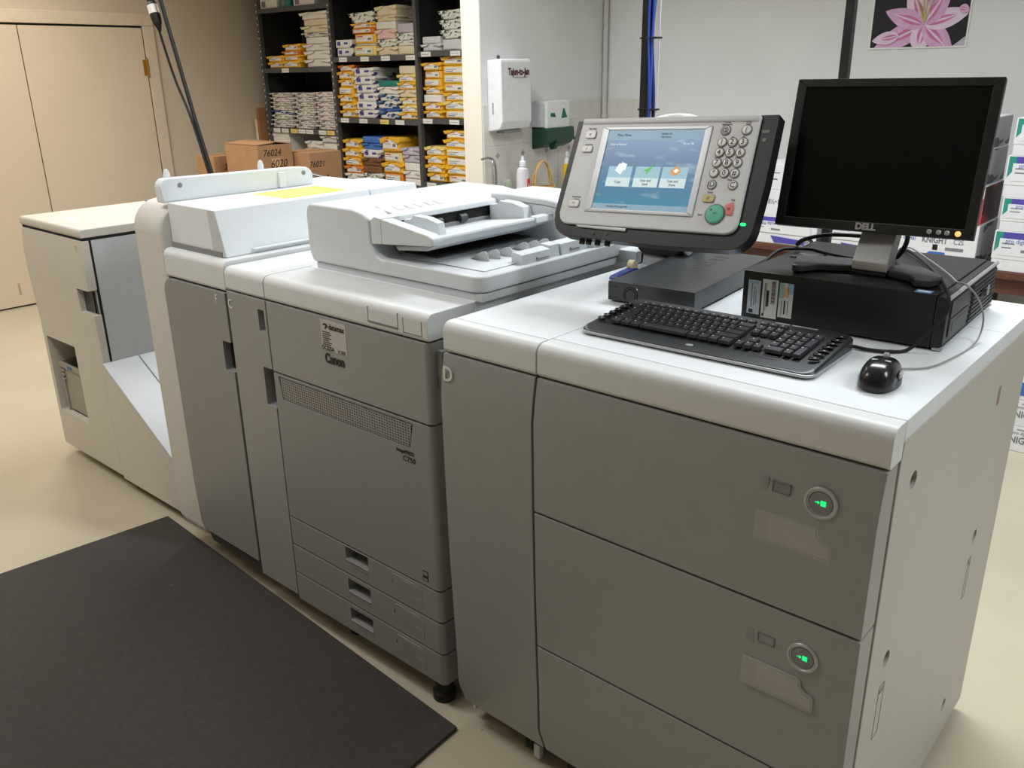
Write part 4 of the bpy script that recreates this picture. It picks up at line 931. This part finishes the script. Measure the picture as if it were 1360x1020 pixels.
stack('middle', 2, 3, -4.38, -4.2, [('Y', .045), ('y', .05), ('y', .05), ('C', .05), ('Y', .05), ('y', .05), ('C', .055)])
stack('middle', 3, 0, -5.03, -4.83, [('W', .05), ('O', .055), ('Y', .06), ('Y', .065), ('Y', .065)]); stack('middle', 3, 1, -4.82, -4.62, [('G', .065), ('B', .05), ('B', .055), ('V', .06), ('U', .045), ('U', .045)])
stack('middle', 3, 2, -4.605, -4.40, [('O', .075), ('Y', .075), ('y', .075), ('Y', .10)]); stack('middle', 3, 3, -4.385, -4.19, [('W', .05), ('W', .05), ('W', .06), ('L', .05), ('L', .05)])
stack('right', 1, 0, -4.135, -3.965, seq('KK', .045)); stack('right', 1, 1, -3.95, -3.74, [('K', .07), ('G', .055), ('G', .06), ('G', .055)])
stack('right', 2, 0, -4.14, -3.965, seq('YYWYYYY', .05)); stack('right', 2, 1, -3.955, -3.74, seq('YyYYyYY', .055))
stack('right', 3, 0, -4.14, -3.965, seq('YYYy', .059)); stack('right', 3, 1, -3.955, -3.735, seq('YYyYYY', .058))

def carton(name, label, cat, x0, x1, y0, y1, z0, z1, m, group=None, lid=0., lidm=None):
    o = thing(name, label, cat, ((x0+x1)/2, (y0+y1)/2, z0), group=group)
    M().box(x0, x1, y0, y1, z0, z1-lid*.999 if lid else z1, .003).build('body', m, o)
    if lid: M().box(x0-.004, x1+.004, y0-.004, y1+.004, z1-lid, z1, .003).build('lid', lidm or m, o)
    return o
# small cartons on the top left shelf
for x0, x1, h, m, l in ((-5.92, -5.70, .10, WHT, 'white carton at the left end of the top shelf'), (-5.66, -5.53, .08, TEA, 'small teal carton on the top shelf'), (-5.49, -5.24, .09, WHT, 'long white carton on the top shelf beside the teal one')):
    o = carton('carton', l, 'carton', x0, x1, SY+.02, SY+.3, 1.9954, 1.995+h, m, 'cartons on the top shelf', .03)
    M().box(x0+.02, x0+.07, SY+.0185, SY+.021, 2.005, 2.045, 0).build('end_label', INKGRY, o)
o = carton('carton', 'low white carton on white reams at the lower left shelf', 'carton', -5.925, -5.705, SY+.02, SY+.36, .9412, 1.082, WHT, None, .03)
# two little boxes on the wall bracket left of the shelves, and the board beside them
o = tag(M().box(-6.0, -5.965, 2.93, 3.43, 0, 1.27, .003).build('wooden_board', mat('board_brown', (150, 104, 70), .6, var=.15, scale=6)), 'narrow brown wooden board standing beside the steel shelves', 'board')
st = thing('wall_bracket', 'small white bracket shelf on the beige wall by the steel shelves', 'bracket', (-6.14, 3.09, .98))
M().box(-6.1995, -6.04, 3.0, 3.18, .975, .985, .001).build('plate', PAPER, st)
for z, l, m in ((.9854, 'lower of two small white boxes on the wall bracket', WHT), (1.0804, 'upper of two small cream boxes on the wall bracket', CRM)):
    o = carton('small_box', l, 'box', -6.17, -6.06, 3.02, 3.15, z, z+.094, m, 'small boxes on the bracket')
    M().box(-6.0605, -6.0585, 3.04, 3.13, z+.03, z+.08, 0).build('label', INKBLU if z < 1 else BRN, o)

# ------------------------------------------------------------------ brown cartons on a work table behind the finisher
wt = thing('work_table', 'plain work table carrying the brown cartons behind the finisher', 'table', (-4.9, 2.3, 0))
M().box(-5.5, -4.2, 1.94, 2.66, .69, .72, .004).build('table_top', BROWNT, wt)
for x in (-5.45, -4.25):
    for y in (1.99, 2.61): M().box(x-.02, x+.02, y-.02, y+.02, 0, .69, .003).build('leg', GREY, wt)
def scrawl(o, s, size, loc): text('handwriting', s, size, loc, YR, ZU, LETK, o, sx=.9, shear=.25)
def brown(label, x0, x1, y0, y1, z0, z1, open_=False):
    o = thing('cardboard_box', label, 'box', ((x0+x1)/2, (y0+y1)/2, z0), group='brown cartons on the work table')
    M().box(x0, x1, y0, y1, z0, z1-(.004 if open_ else 0), .002).build('body', CARD, o)
    if open_:
        M().box(x0, x1, y0, (y0+y1)/2-.003, -.002, .002, 0, T=Matrix.Translation((0, y0, z1)) @ Matrix.Rotation(.07, 4, 'X') @ Matrix.Translation((0, -y0, 0))).build('flap', CARD, o)
        M().box(x0, x1, (y0+y1)/2+.003, y1, -.002, .002, 0, T=Matrix.Translation((0, y1, z1)) @ Matrix.Rotation(-.10, 4, 'X') @ Matrix.Translation((0, -y1, 0))).build('flap', CARD, o)
    else: M().box((x0+x1)/2-.02, (x0+x1)/2+.02, y0-.0005, y1+.0005, z1-.0005, z1+.0006, 0).build('tape', CARDD, o)
    return o
brown('brown carton under the one marked 6020', -4.96, -4.60, 1.995, 2.25, .7204, .914)
o = brown('upper brown carton marked 76024 and 6020, flaps ajar', -4.975, -4.603, 2.0, 2.262, .9144, 1.100, True)
scrawl(o, '76024', .06, (-4.6022, 2.105, 1.045)); scrawl(o, '6020', .07, (-4.6022, 2.15, .975))
M().box(-4.6035, -4.602, 2.10, 2.165, .94, 1.01, 0).build('tape_patch', mat('tape_tan', (200, 168, 124), .5), o)
o = brown('small brown carton at the left of the work table', -5.36, -5.135, 2.0, 2.19, .7204, 1.005); scrawl(o, '760', .055, (-5.1342, 2.11, .93))
o = brown('brown carton at the right marked 76021', -4.74, -4.44, 2.275, 2.53, .7204, 1.040); scrawl(o, '76021', .055, (-4.4392, 2.33, .965)); scrawl(o, '3', .06, (-4.4392, 2.40, .87))

# ------------------------------------------------------------------ hanging power drop behind the finisher
pw = thing('power_drop', 'black power cord drop hanging at a slant in front of the beige wall', 'cord', (-4.6, 1.3, H))
M().tube([(-4.575, 1.3, H-.005), (-4.255, 1.3, 1.89), (-4.073, 1.3, 1.317), (-3.96, 1.3, 1.0), (-3.80, 1.3, .5)], .011, 10).build('main_cord', RUBBER, pw)
M().tube(spline([(-4.305, 1.288, 1.80), (-4.27, 1.286, 1.70), (-4.19, 1.286, 1.50), (-4.085, 1.287, 1.31), (-3.97, 1.288, 1.0), (-3.81, 1.29, .5)]), .0065, 8).build('branch_cord', RUBBER, pw)
M().lathe([(.022, 0), (.026, .03), (.026, .10), (.02, .11), (.02, .30)], n=16, T=Matrix.Translation((-4.295, 1.288, 1.78)) @ Matrix.Rotation(-.33, 4, 'Y')).lathe([(.007, -.04), (.02, 0)], n=16, T=Matrix.Translation((-4.295, 1.288, 1.78)) @ Matrix.Rotation(-.33, 4, 'Y')).build('connector', RUBBER, pw)
M().lathe([(.0268, .05), (.0268, .095)], n=16, T=Matrix.Translation((-4.295, 1.288, 1.78)) @ Matrix.Rotation(-.33, 4, 'Y')).build('white_band', PAPER, pw)

# ------------------------------------------------------------------ partition wall: towel and soap dispensers, sink things
tw = thing('towel_dispenser', 'white metal paper towel dispenser on the grey wall', 'towel dispenser', (-3.0, 2.57, 1.21))
M().prism([(-2.999, 1.575), (-2.905, 1.582), (-2.895, 1.57), (-2.892, 1.26), (-2.91, 1.222), (-2.999, 1.208)], 'y', 2.418, 2.665, .008, 3).build('cabinet', mat('enamel_white', (222, 223, 226), .3), tw)
M().box(-2.96, -2.955, 2.4165, 2.4195, 1.30, 1.36, .001).build('level_slot', DGREY, tw)
M().box(-2.98, -2.925, 2.47, 2.61, 1.200, 1.217, .002).build('towel_mouth', GREY, tw)
M().box(-2.998, -2.985, 2.50, 2.51, 1.577, 1.60, .001).build('lock', DGREY, tw)
text('lettering', 'Tajun-to-Jan', .05, (-2.8925, 2.56, 1.515), YR, ZU, mat('ink_maroon', (84, 20, 48), .5), tw, sx=.70, bold=.0018)
M().box(-2.8945, -2.8925, 2.52, 2.63, 1.485, 1.488, 0).build('small_print', LETG, tw)
so = thing('soap_dispenser', 'white soap carton in a green holder beside the towel dispenser', 'soap dispenser', (-3.0, 2.92, 1.1))
M().prism(rrect(-2.993, -2.90, 2.80, 3.03, .02, 4), 'z', 1.205, 1.355, .004).build('carton', mat('soap_white', (224, 228, 228), .4), so)
M().box(-2.992, -2.91, 2.775, 2.799, 1.215, 1.345, .003).build('side_carton', mat('soap_grey', (196, 200, 204), .4), so)
M().prism([(2.94, 1.258), (2.955, 1.312), (2.967, 1.313), (2.982, 1.285), (2.995, 1.262)], 'x', -2.9005, -2.8985).box(-2.9, -2.8988, 2.84, 2.88, 1.27, 1.29, 0).build('leaf_mark', GREENK, so)
text('lettering', 'soap', .022, (-2.8985, 2.87, 1.275), YR, ZU, LETK, so, sx=.8)
M().prism([(-2.999, 1.21), (-2.885, 1.21), (-2.88, 1.15), (-2.905, 1.118), (-2.96, 1.095), (-2.999, 1.09)], 'y', 2.785, 3.045, .008, 3).build('holder', GREENP, so)
M().prism([(-2.94, 1.13), (-2.885, 1.128), (-2.90, 1.09), (-2.93, 1.085)], 'y', 2.87, 2.90, .004).build('push_lever', GREENP, so)
M().tube(spline([(-2.90, 3.04, 1.15), (-2.895, 3.07, 1.135), (-2.895, 3.10, 1.13), (-2.895, 3.19, 1.14)]), [.008]*8+[.012]*8+[.018]*9, 8).build('pump_handle', GREENP, so)
cd = tag(M().tube([(-2.98, 3.478, .86), (-2.98, 3.478, H-.004)], .016, 14).tube([(-2.98, 3.478, 1.235), (-2.98, 3.478, 1.255)], .021, 14).build('wall_conduit', mat('conduit_paint', (200, 199, 195), .5)), 'painted white conduit pipe running up the wall corner', 'pipe')
ct = thing('sink_counter', 'small counter along the grey wall holding soap and basket', 'counter', (-2.75, 2.95, 0))
M().box(-2.992, -2.60, 2.40, 3.49, .80, .832, .004).build('counter_top', PALE, ct)
M().box(-2.99, -2.64, 2.43, 3.48, 0, .80, .004).build('cabinet', BEIGE, ct)
M().tube(spline([(-2.96, 2.43, .832), (-2.96, 2.43, 1.03), (-2.955, 2.38, 1.075), (-2.94, 2.30, 1.075)]), .006, 8).tube(spline([(-2.955, 2.40, 1.07), (-2.93, 2.375, 1.06), (-2.92, 2.37, 1.035)]), .004, 8).build('faucet', STEEL, ct)
sg = tag(M().box(-2.93, -2.86, 2.44, 2.50, .8324, .90, .01, 3).lathe([(.02, .9), (.024, .93), (.016, .955)], (-2.90, 2.42+.05, 0), 14).build('soap_jar', mat('jar_green_grey', (150, 156, 138), .4)), 'small greenish jar on the counter near the partition end', 'jar')
wb = thing('squeeze_bottle', 'translucent white bottle with a red label on the sink counter', 'bottle', (-2.86, 2.545, .8324))
M().lathe([(.036, 0), (.04, .006), (.04, .15), (.034, .178), (.016, .188), (.016, .195)], n=24, sx=.8).build('body', mat('bottle_white', (222, 214, 220), .35), wb, **L_)
M().lathe([(.019, .19), (.019, .215), (.010, .222), (.008, .238), (.004, .245)], n=18).build('cap', WHITE, wb, **L_)
M().box(.022, .0335, -.002, .024, .06, .125, .004).build('label', INKRED, wb, **L_)
M().prism([(.004, .066), (.012, .10), (.018, .07)], 'x', .0333, .0342).build('flame_mark', PAPER, wb, **L_)
bk = thing('wicker_basket', 'small wicker basket with a hoop handle on the sink counter', 'basket', (-2.86, 2.72, .8324))
g = M()
for k in range(7):
    r_ = .055+.004*k
    g.tube([(r_*.7*math.cos(2*PI*i/20), r_*1.15*math.sin(2*PI*i/20), .006+k*.009+.002*(-1)**i) for i in range(21)], .0045, 6)
g.lathe([(.05, 0), (.052, .006)], n=20, sx=.7, sy=1.15); g.build('bowl', WICK, bk, **L_)
g = M()
for o_ in (-.006, .006): g.tube(spline([(o_, -.08, .05), (o_*1.5, -.075, .12), (-o_, -.035, .185), (o_, .0, .205), (-o_, .035, .185), (o_*1.5, .065, .12), (o_, .08, .05)], 5), .005, 6)
g.build('handle', WICK, bk, **L_)
ds = thing('dish_soap_bottle', 'clear bottle of yellow dish soap on the sink counter', 'bottle', (-2.86, 2.945, .8324))
M().lathe([(.03, 0), (.036, .006), (.036, .06), (.032, .10), (.035, .15), (.028, .172)], n=24, sx=.6).build('body', SOAPY, ds, **L_)
M().lathe([(.028, .172), (.02, .195), (.012, .205), (.012, .212), (.014, .214), (.014, .228), (.006, .24)], n=20, sx=.75).build('cap', mat('cap_clear', (206, 208, 204), .25), ds, **L_)
M().prism(rrect(-.024, .024, .02, .13, .012), 'x', .0195, .0225, .0005).build('label', YELLOWLBL, ds, **L_)
M().prism([(-.016, .06), (.018, .085), (.02, .10), (-.012, .085)], 'x', .0222, .0232).build('label_print', INKRED, ds, **L_)
M().prism([(-.016, .035), (.018, .05), (.018, .065), (-.016, .05)], 'x', .0222, .0232).build('label_print', INKPUR, ds, **L_)

# ------------------------------------------------------------------ service poles and blue cables
for i, (x, y) in enumerate(((-1.47, 1.6), (-.752, 1.6))):
    p = thing('service_pole', ('black service pole with blue cables tied along it', 'black service pole rising behind the monitor')[i], 'pole', (x, y, 0))
    M().box(x-.0135, x+.0135, y-.0135, y+.0135, .006, H-.004, .002).build('pole', BLACK, p)
    M().box(x-.05, x+.05, y-.05, y+.05, 0.0, .008, .002).box(x-.04, x+.04, y-.04, y+.04, H-.012, H-.0005, .002).build('mounting_plate', BLACK, p)
cab = thing('network_cables', 'bundle of blue and black network cables hanging on the left service pole', 'cable', (-1.44, 1.58, H))
for k, (dx, dy, m_) in enumerate(((.022, -.012, BLUECAB), (.031, -.008, BLUECAB), (.038, .0, RUBBER), (.028, .006, BLUECAB), (.046, .004, LIL))):
    rnd = random.Random(k); P = []
    for j in range(12):
        z = H-.02-j*.22
        P.append((-1.47+dx+.008*math.sin(j*1.3+k*1.9)-(.006 if j == 5 else 0), 1.6+dy+.004*math.cos(j*1.7+k), max(z, .02)))
    M().tube(spline(P, 5), .0042 if k < 4 else .0025, 8).build('cable', m_, cab)
for z in (1.38, 1.62, 2.1): M().box(-1.487, -1.418, 1.582, 1.62, z, z+.006, .001).build('cable_tie', RUBBER, cab)

# ------------------------------------------------------------------ lily picture on the back wall
pi_ = thing('flower_picture', 'unframed print of pink lilies on the back wall', 'picture', (-1.156, 3.498, 1.9))
PX0, PX1, PZ0, PZ1 = -1.384, -.928, 1.594, 2.20
M().box(PX0, PX1, 3.4955, 3.4985, PZ0, PZ1, 0).build('sheet', PAPER, pi_)
pd = mat('print_dark', (30, 30, 36), .35); P1 = mat('petal_pink', (214, 170, 208), .4, var=.12, scale=18); P2 = mat('petal_rose', (204, 118, 168), .4, var=.15, scale=20); P3 = mat('petal_pale', (228, 204, 226), .4, var=.08, scale=18); PG = mat('stamen_green', (196, 190, 110), .4); PW = mat('print_grey', (186, 182, 198), .4)
M().box(PX0+.008, PX1-.008, 3.4952, 3.4956, PZ0+.008, PZ1-.008, 0).build('dark_ground', pd, pi_)
def petal(cx, cz, ang, ln, wd, y, m_=P1, inner=P2):
    ca, sa = math.cos(math.radians(ang)), math.sin(math.radians(ang))
    def pts(f, s0, s1):
        o_ = []
        for k in range(13):
            t_ = k/12; o_.append((t_, math.sin(PI*t_**.8)**.8))
        up_ = [(cx+(s0+(s1-s0)*t_)*ln*ca-f*wd*w_*sa, cz+(s0+(s1-s0)*t_)*ln*sa+f*wd*w_*ca) for t_, w_ in o_]
        dn = [(cx+(s0+(s1-s0)*t_)*ln*ca+f*wd*w_*sa, cz+(s0+(s1-s0)*t_)*ln*sa-f*wd*w_*ca) for t_, w_ in o_]
        cl = lambda p: (min(max(p[0], PX0+.008), PX1-.008), min(max(p[1], PZ0+.008), PZ1-.008))
        q = [cl(p) for p in up_+dn[-2:0:-1]]
        r_ = [q[0]]
        for p in q[1:]:
            if (p[0]-r_[-1][0])**2+(p[1]-r_[-1][1])**2 > 1e-7: r_.append(p)
        return r_
    g = M().prism(pts(1, 0, 1), 'y', y, y+.0002, mi=0).prism(pts(.38, .05, .72), 'y', y-.0002, y, mi=1).prism(pts(.10, .05, .85), 'y', y-.0003, y-.0001, mi=2)
    g.build('petal', [m_, inner, P3], pi_)
cx, cz = -1.13, 1.70
for k, (x, z, a, ln, wd) in enumerate(((cx, cz, 205, .25, .05), (cx, cz, 262, .13, .05), (cx, cz, 318, .19, .05), (cx, cz, 15, .21, .045), (cx, cz, 60, .20, .05), (cx, cz, 115, .2, .05), (cx, cz, 160, .2, .045), (cx-.03, 2.0, 100, .17, .05), (cx-.03, 2.0, 30, .2, .05), (cx-.03, 2.0, 200, .2, .05), (cx-.03, 2.0, 330, .2, .045), (cx-.03, 2.0, 150, .19, .04), (cx-.03, 2.0, 260, .16, .045), (-1.24, 1.655, 190, .13, .03), (-.98, 1.77, 340, .05, .02))):
    petal(x, z, a, ln, wd, 3.4948-.0004*k, (P1, P3)[k % 2])
for k, a in enumerate((70, 88, 100, 118)): M().tube([(cx, 3.4885, cz+.01), (cx+.09*math.cos(math.radians(a)), 3.4882, cz+.02+.10*math.sin(math.radians(a)))], .003, 6).build('stamen', PG, pi_)
M().prism([(PX1-.06, PZ0+.008), (PX1-.008, PZ0+.008), (PX1-.008, PZ0+.05)], 'y', 3.4946, 3.4951).build('print_corner', PW, pi_)

# ------------------------------------------------------------------ laminate table and white paper cartons on the right
lt = thing('long_table', 'long dark brown table along the back wall carrying white paper cartons', 'table', (-.2, 3.05, 0))
M().box(-1.78, 1.4, 2.672, 3.46, .705, .735, .004).build('table_top', BROWNT, lt)
M().box(-1.74, 1.36, 2.70, 2.72, .64, .705, .002).build('apron', BROWNT, lt)
for x in (-1.72, -.62, 1.34):
    for y in (2.72, 3.42): M().box(x-.022, x+.022, y-.022, y+.022, 0, .705, .003).build('leg', BLACK, lt)
CW = mat('carton_white', (222, 223, 226), .5, var=.02)
def pbox(label, x0, x1, z0, z1, style, group='white paper cartons', y0=2.68, y1=2.96, side=None):
    o = thing('paper_carton', label, 'carton', ((x0+x1)/2, (y0+y1)/2, z0), group=group)
    z0 += .0004; hh = z1-z0; f = y0
    M().box(x0, x1, y0, y1, z0, z1, .003).build('body', CW, o)
    if side: M().box(x1-.001, x1+.0008, y0+.004, y1-.004, z0+.004, z1-.004, 0).build('printed_side', side, o)
    if style in ('label', 'band'):
        M().box(x0-.002, x1+.002, y0-.002, y1+.002, z0+hh*.93 if style == 'label' else z0+hh*.3, z1+.0002, .002).build('lid', CW, o)
        f = y0-.0022
        M().prism([(x0+.004, z0+hh*.98), (x0+.004, z0+hh*.48), (x0+.03, z0+hh*.70), (x0+.07, z0+hh*.98)], 'y', f-.0006, f+.0004).build('colour_wedge', INKTEA, o)
        M().prism([(x0+.03, z0+hh*.98), (x0+.03, z0+hh*.78), (x0+.17, z0+hh*.55 if style == 'label' else z0+hh*.80), (x0+.15, z0+hh*.98)], 'y', f-.0008, f+.0004).build('colour_wedge', INKPUR, o)
        M().box(x0+.02, x0+.30*(x1-x0)/.33, f-.0012, f, z0+hh*.40, z0+hh*.82, 0).box(x0+.03, x0+.075, f-.0015, f-.001, z0+hh*.68, z0+hh*.71, 0, mi=1).box(x0+.03, x0+.065, f-.0015, f-.001, z0+hh*.58, z0+hh*.61, 0, mi=1).box(x0+.10, x0+.145, f-.0015, f-.001, z0+hh*.50, z0+hh*.57, 0, mi=1).build('address_label', [CW, INKGRY], o)
        M().prism([(x1-.20, z0+hh*.06), (x1-.22, z0+hh*.30), (x1-.06, z0+hh*.22), (x1-.05, z0+hh*.06)], 'y', f-.0008, f+.0004).build('colour_wedge', INKPUR if style == 'label' else INKTEA, o)
        text('lettering', 'pro digital', min(.024, hh*.16), (x0+.085, f-.0016, z0+hh*.76), XR, ZU, INKBLU, o, sx=.9)
    return o
# left stack
o = pbox('white carton with purple wedge, lowest in the stack left of the monitor', -1.54, -1.22, .7354, .862, 'label', side=DKPHOTO)
text('lettering', 'KNIGHT', .024, (-1.255, 2.6776, .758), XR, ZU, LETK, o, sx=.85)
o = pbox('white carton marked 8 1/2 x 11, in the stack left of the monitor', -1.535, -1.225, .862, .985, 'plain'); text('handwriting', '8½•11', .032, (-1.432, 2.679, .93), XR, ZU, LETG, o, sx=.8)
o = pbox('plain white carton, topmost in the stack left of the monitor', -1.53, -1.22, .985, 1.10, 'plain'); M().box(-1.46, -1.43, 2.679, 2.681, 1.03, 1.036, 0).box(-1.455, -1.42, 2.679, 2.681, 1.06, 1.064, 0).build('small_print', INKGRY, o)
# stack behind the monitor foot
o = pbox('white carton with green edge, on the table behind the monitor neck', -1.17, -.885, .7354, .875, 'label', side=DKPHOTO)
text('lettering', 'KNIGHT', .028, (-.94, 2.6776, .80), XR, ZU, LETK, o, sx=.85)
# stack seen past the right edge of the monitor
o = pbox('white carton with grey capital lettering, under the red-banded one behind the monitor', -.875, -.552, .7354, .905, 'plain', side=DKPHOTO)
text('lettering', 'KNIGHT', .036, (-.715, 2.6792, .83), XR, ZU, LETG, o, sx=.75, bold=.0008); text('lettering', 'C2S', .03, (-.622, 2.6792, .83), XR, ZU, LETG, o, sx=.8); text('lettering', 'pro digital', .022, (-.835, 2.6792, .83), XR, ZU, INKBLU, o)
text('lettering', 'pro digital', .02, (-.60, 2.6792, .757), XR, ZU, INKGRY, o)
M().box(-.72, -.70, 2.679, 2.681, .79, .813, 0).box(-.67, -.60, 2.679, 2.681, .792, .805, 0, mi=1).build('label_print', [LETK, INKGRY], o)
M().prism([(-.75, .765), (-.73, .783), (-.67, .783), (-.665, .765)], 'y', 2.679, 2.681).build('colour_wedge', INKBLU, o)
o = pbox('white carton with a red band, seen past the right edge of the monitor', -.87, -.555, .905, 1.062, 'plain', side=DARKRED)
M().box(-.869, -.5555, 2.6785, 2.681, .907, 1.012, 0).build('red_band', INKRIB, o); text('lettering', 'al', .04, (-.585, 2.678, .975), XR, ZU, PAPER, o); text('lettering', 'u', .04, (-.59, 2.678, .935), XR, ZU, PAPER, o)
pbox('white carton with grey printed side, above the red banded one', -.872, -.56, 1.062, 1.205, 'plain', side=DKPHOTO)
pbox('grey sided carton, topmost of the stack past the monitor', -.875, -.562, 1.205, 1.325, 'plain', side=DKPHOTO)
# right hand stack at the picture edge
for k, (z0, z1, n) in enumerate(((.7354, .895, 'lowest'), (.895, 1.025, 'second from bottom'), (1.025, 1.185, 'third from bottom'), (1.185, 1.325, 'topmost'))):
    pbox('white carton with green and purple corner, %s at the right picture edge' % n, -.492+(k % 2)*.008, -.03, z0, z1, 'band')
# cartons on the floor under the table
for k, (z0, z1, n, s) in enumerate(((0, .112, 'bottom', 'plain'), (.112, .225, 'middle', 'plain'), (.225, .40, 'top', 'blue'))):
    o = pbox('white carton on the floor behind the paper deck, %s of three' % n, -.42, .05, z0, z1, 'plain', 'cartons on the floor under the table', 2.655, 2.93)
    if s == 'plain':
        text('lettering', 'KNIGHT', .042, (-.262, 2.654, z0+.05), XR, ZU, LETG, o, sx=.8, bold=.0006); text('lettering', 'pro digital', .018, (-.26, 2.654, z0+.082), XR, ZU, INKGRY, o); M().box(-.28, -.20, 2.6535, 2.656, z0+.096, z0+.099, 0).build('small_print', INKGRY, o)
    else:
        M().box(-.419, .049, 2.6535, 2.656, z0+.02, z0+.075, 0).build('blue_band', INKBLU, o); M().prism([(-.25, z0+.09), (-.17, z0+.15), (-.05, z0+.15), (-.05, z0+.09)], 'y', 2.6535, 2.656).build('colour_wedge', INKBLU, o)

# ------------------------------------------------------------------ light: ceiling troffers of the room
def lamp(x, y, w_, d_, e, c):
    l = bpy.data.lights.new('ceiling_light', 'AREA'); l.shape = 'RECTANGLE'; l.size = w_; l.size_y = d_; l.spread = math.radians(150); l.energy = e; l.color = c
    o = bpy.data.objects.new('ceiling_light', l); COL.objects.link(o); o.location = (x, y, H-.03)
    return o
COOLW = (.93, .97, 1.); NEU = (1., .99, .98); WARMW = (1., .92, .80)
lamp(-.6, 1.5, 1.2, .5, 58, COOLW); lamp(-2.9, 1.5, 1.2, .5, 56, COOLW); lamp(-5.0, 1.0, 1.2, .5, 44, WARMW)
lamp(-1.9, -.75, 1.2, .5, 27, NEU); lamp(1.5, .6, 1.2, .5, 42, COOLW); lamp(-4.4, -1.3, 1.2, .5, 36, WARMW)
wd = bpy.data.worlds.new('world'); SC.world = wd; wd.use_nodes = True
wd.node_tree.nodes['Background'].inputs[0].default_value = (.8, .85, .9, 1); wd.node_tree.nodes['Background'].inputs[1].default_value = .05
SC.view_settings.view_transform = 'Standard'; SC.view_settings.look = 'None'; SC.view_settings.gamma = 1; SC.view_settings.use_curve_mapping = False
SC.view_settings.exposure = -.45
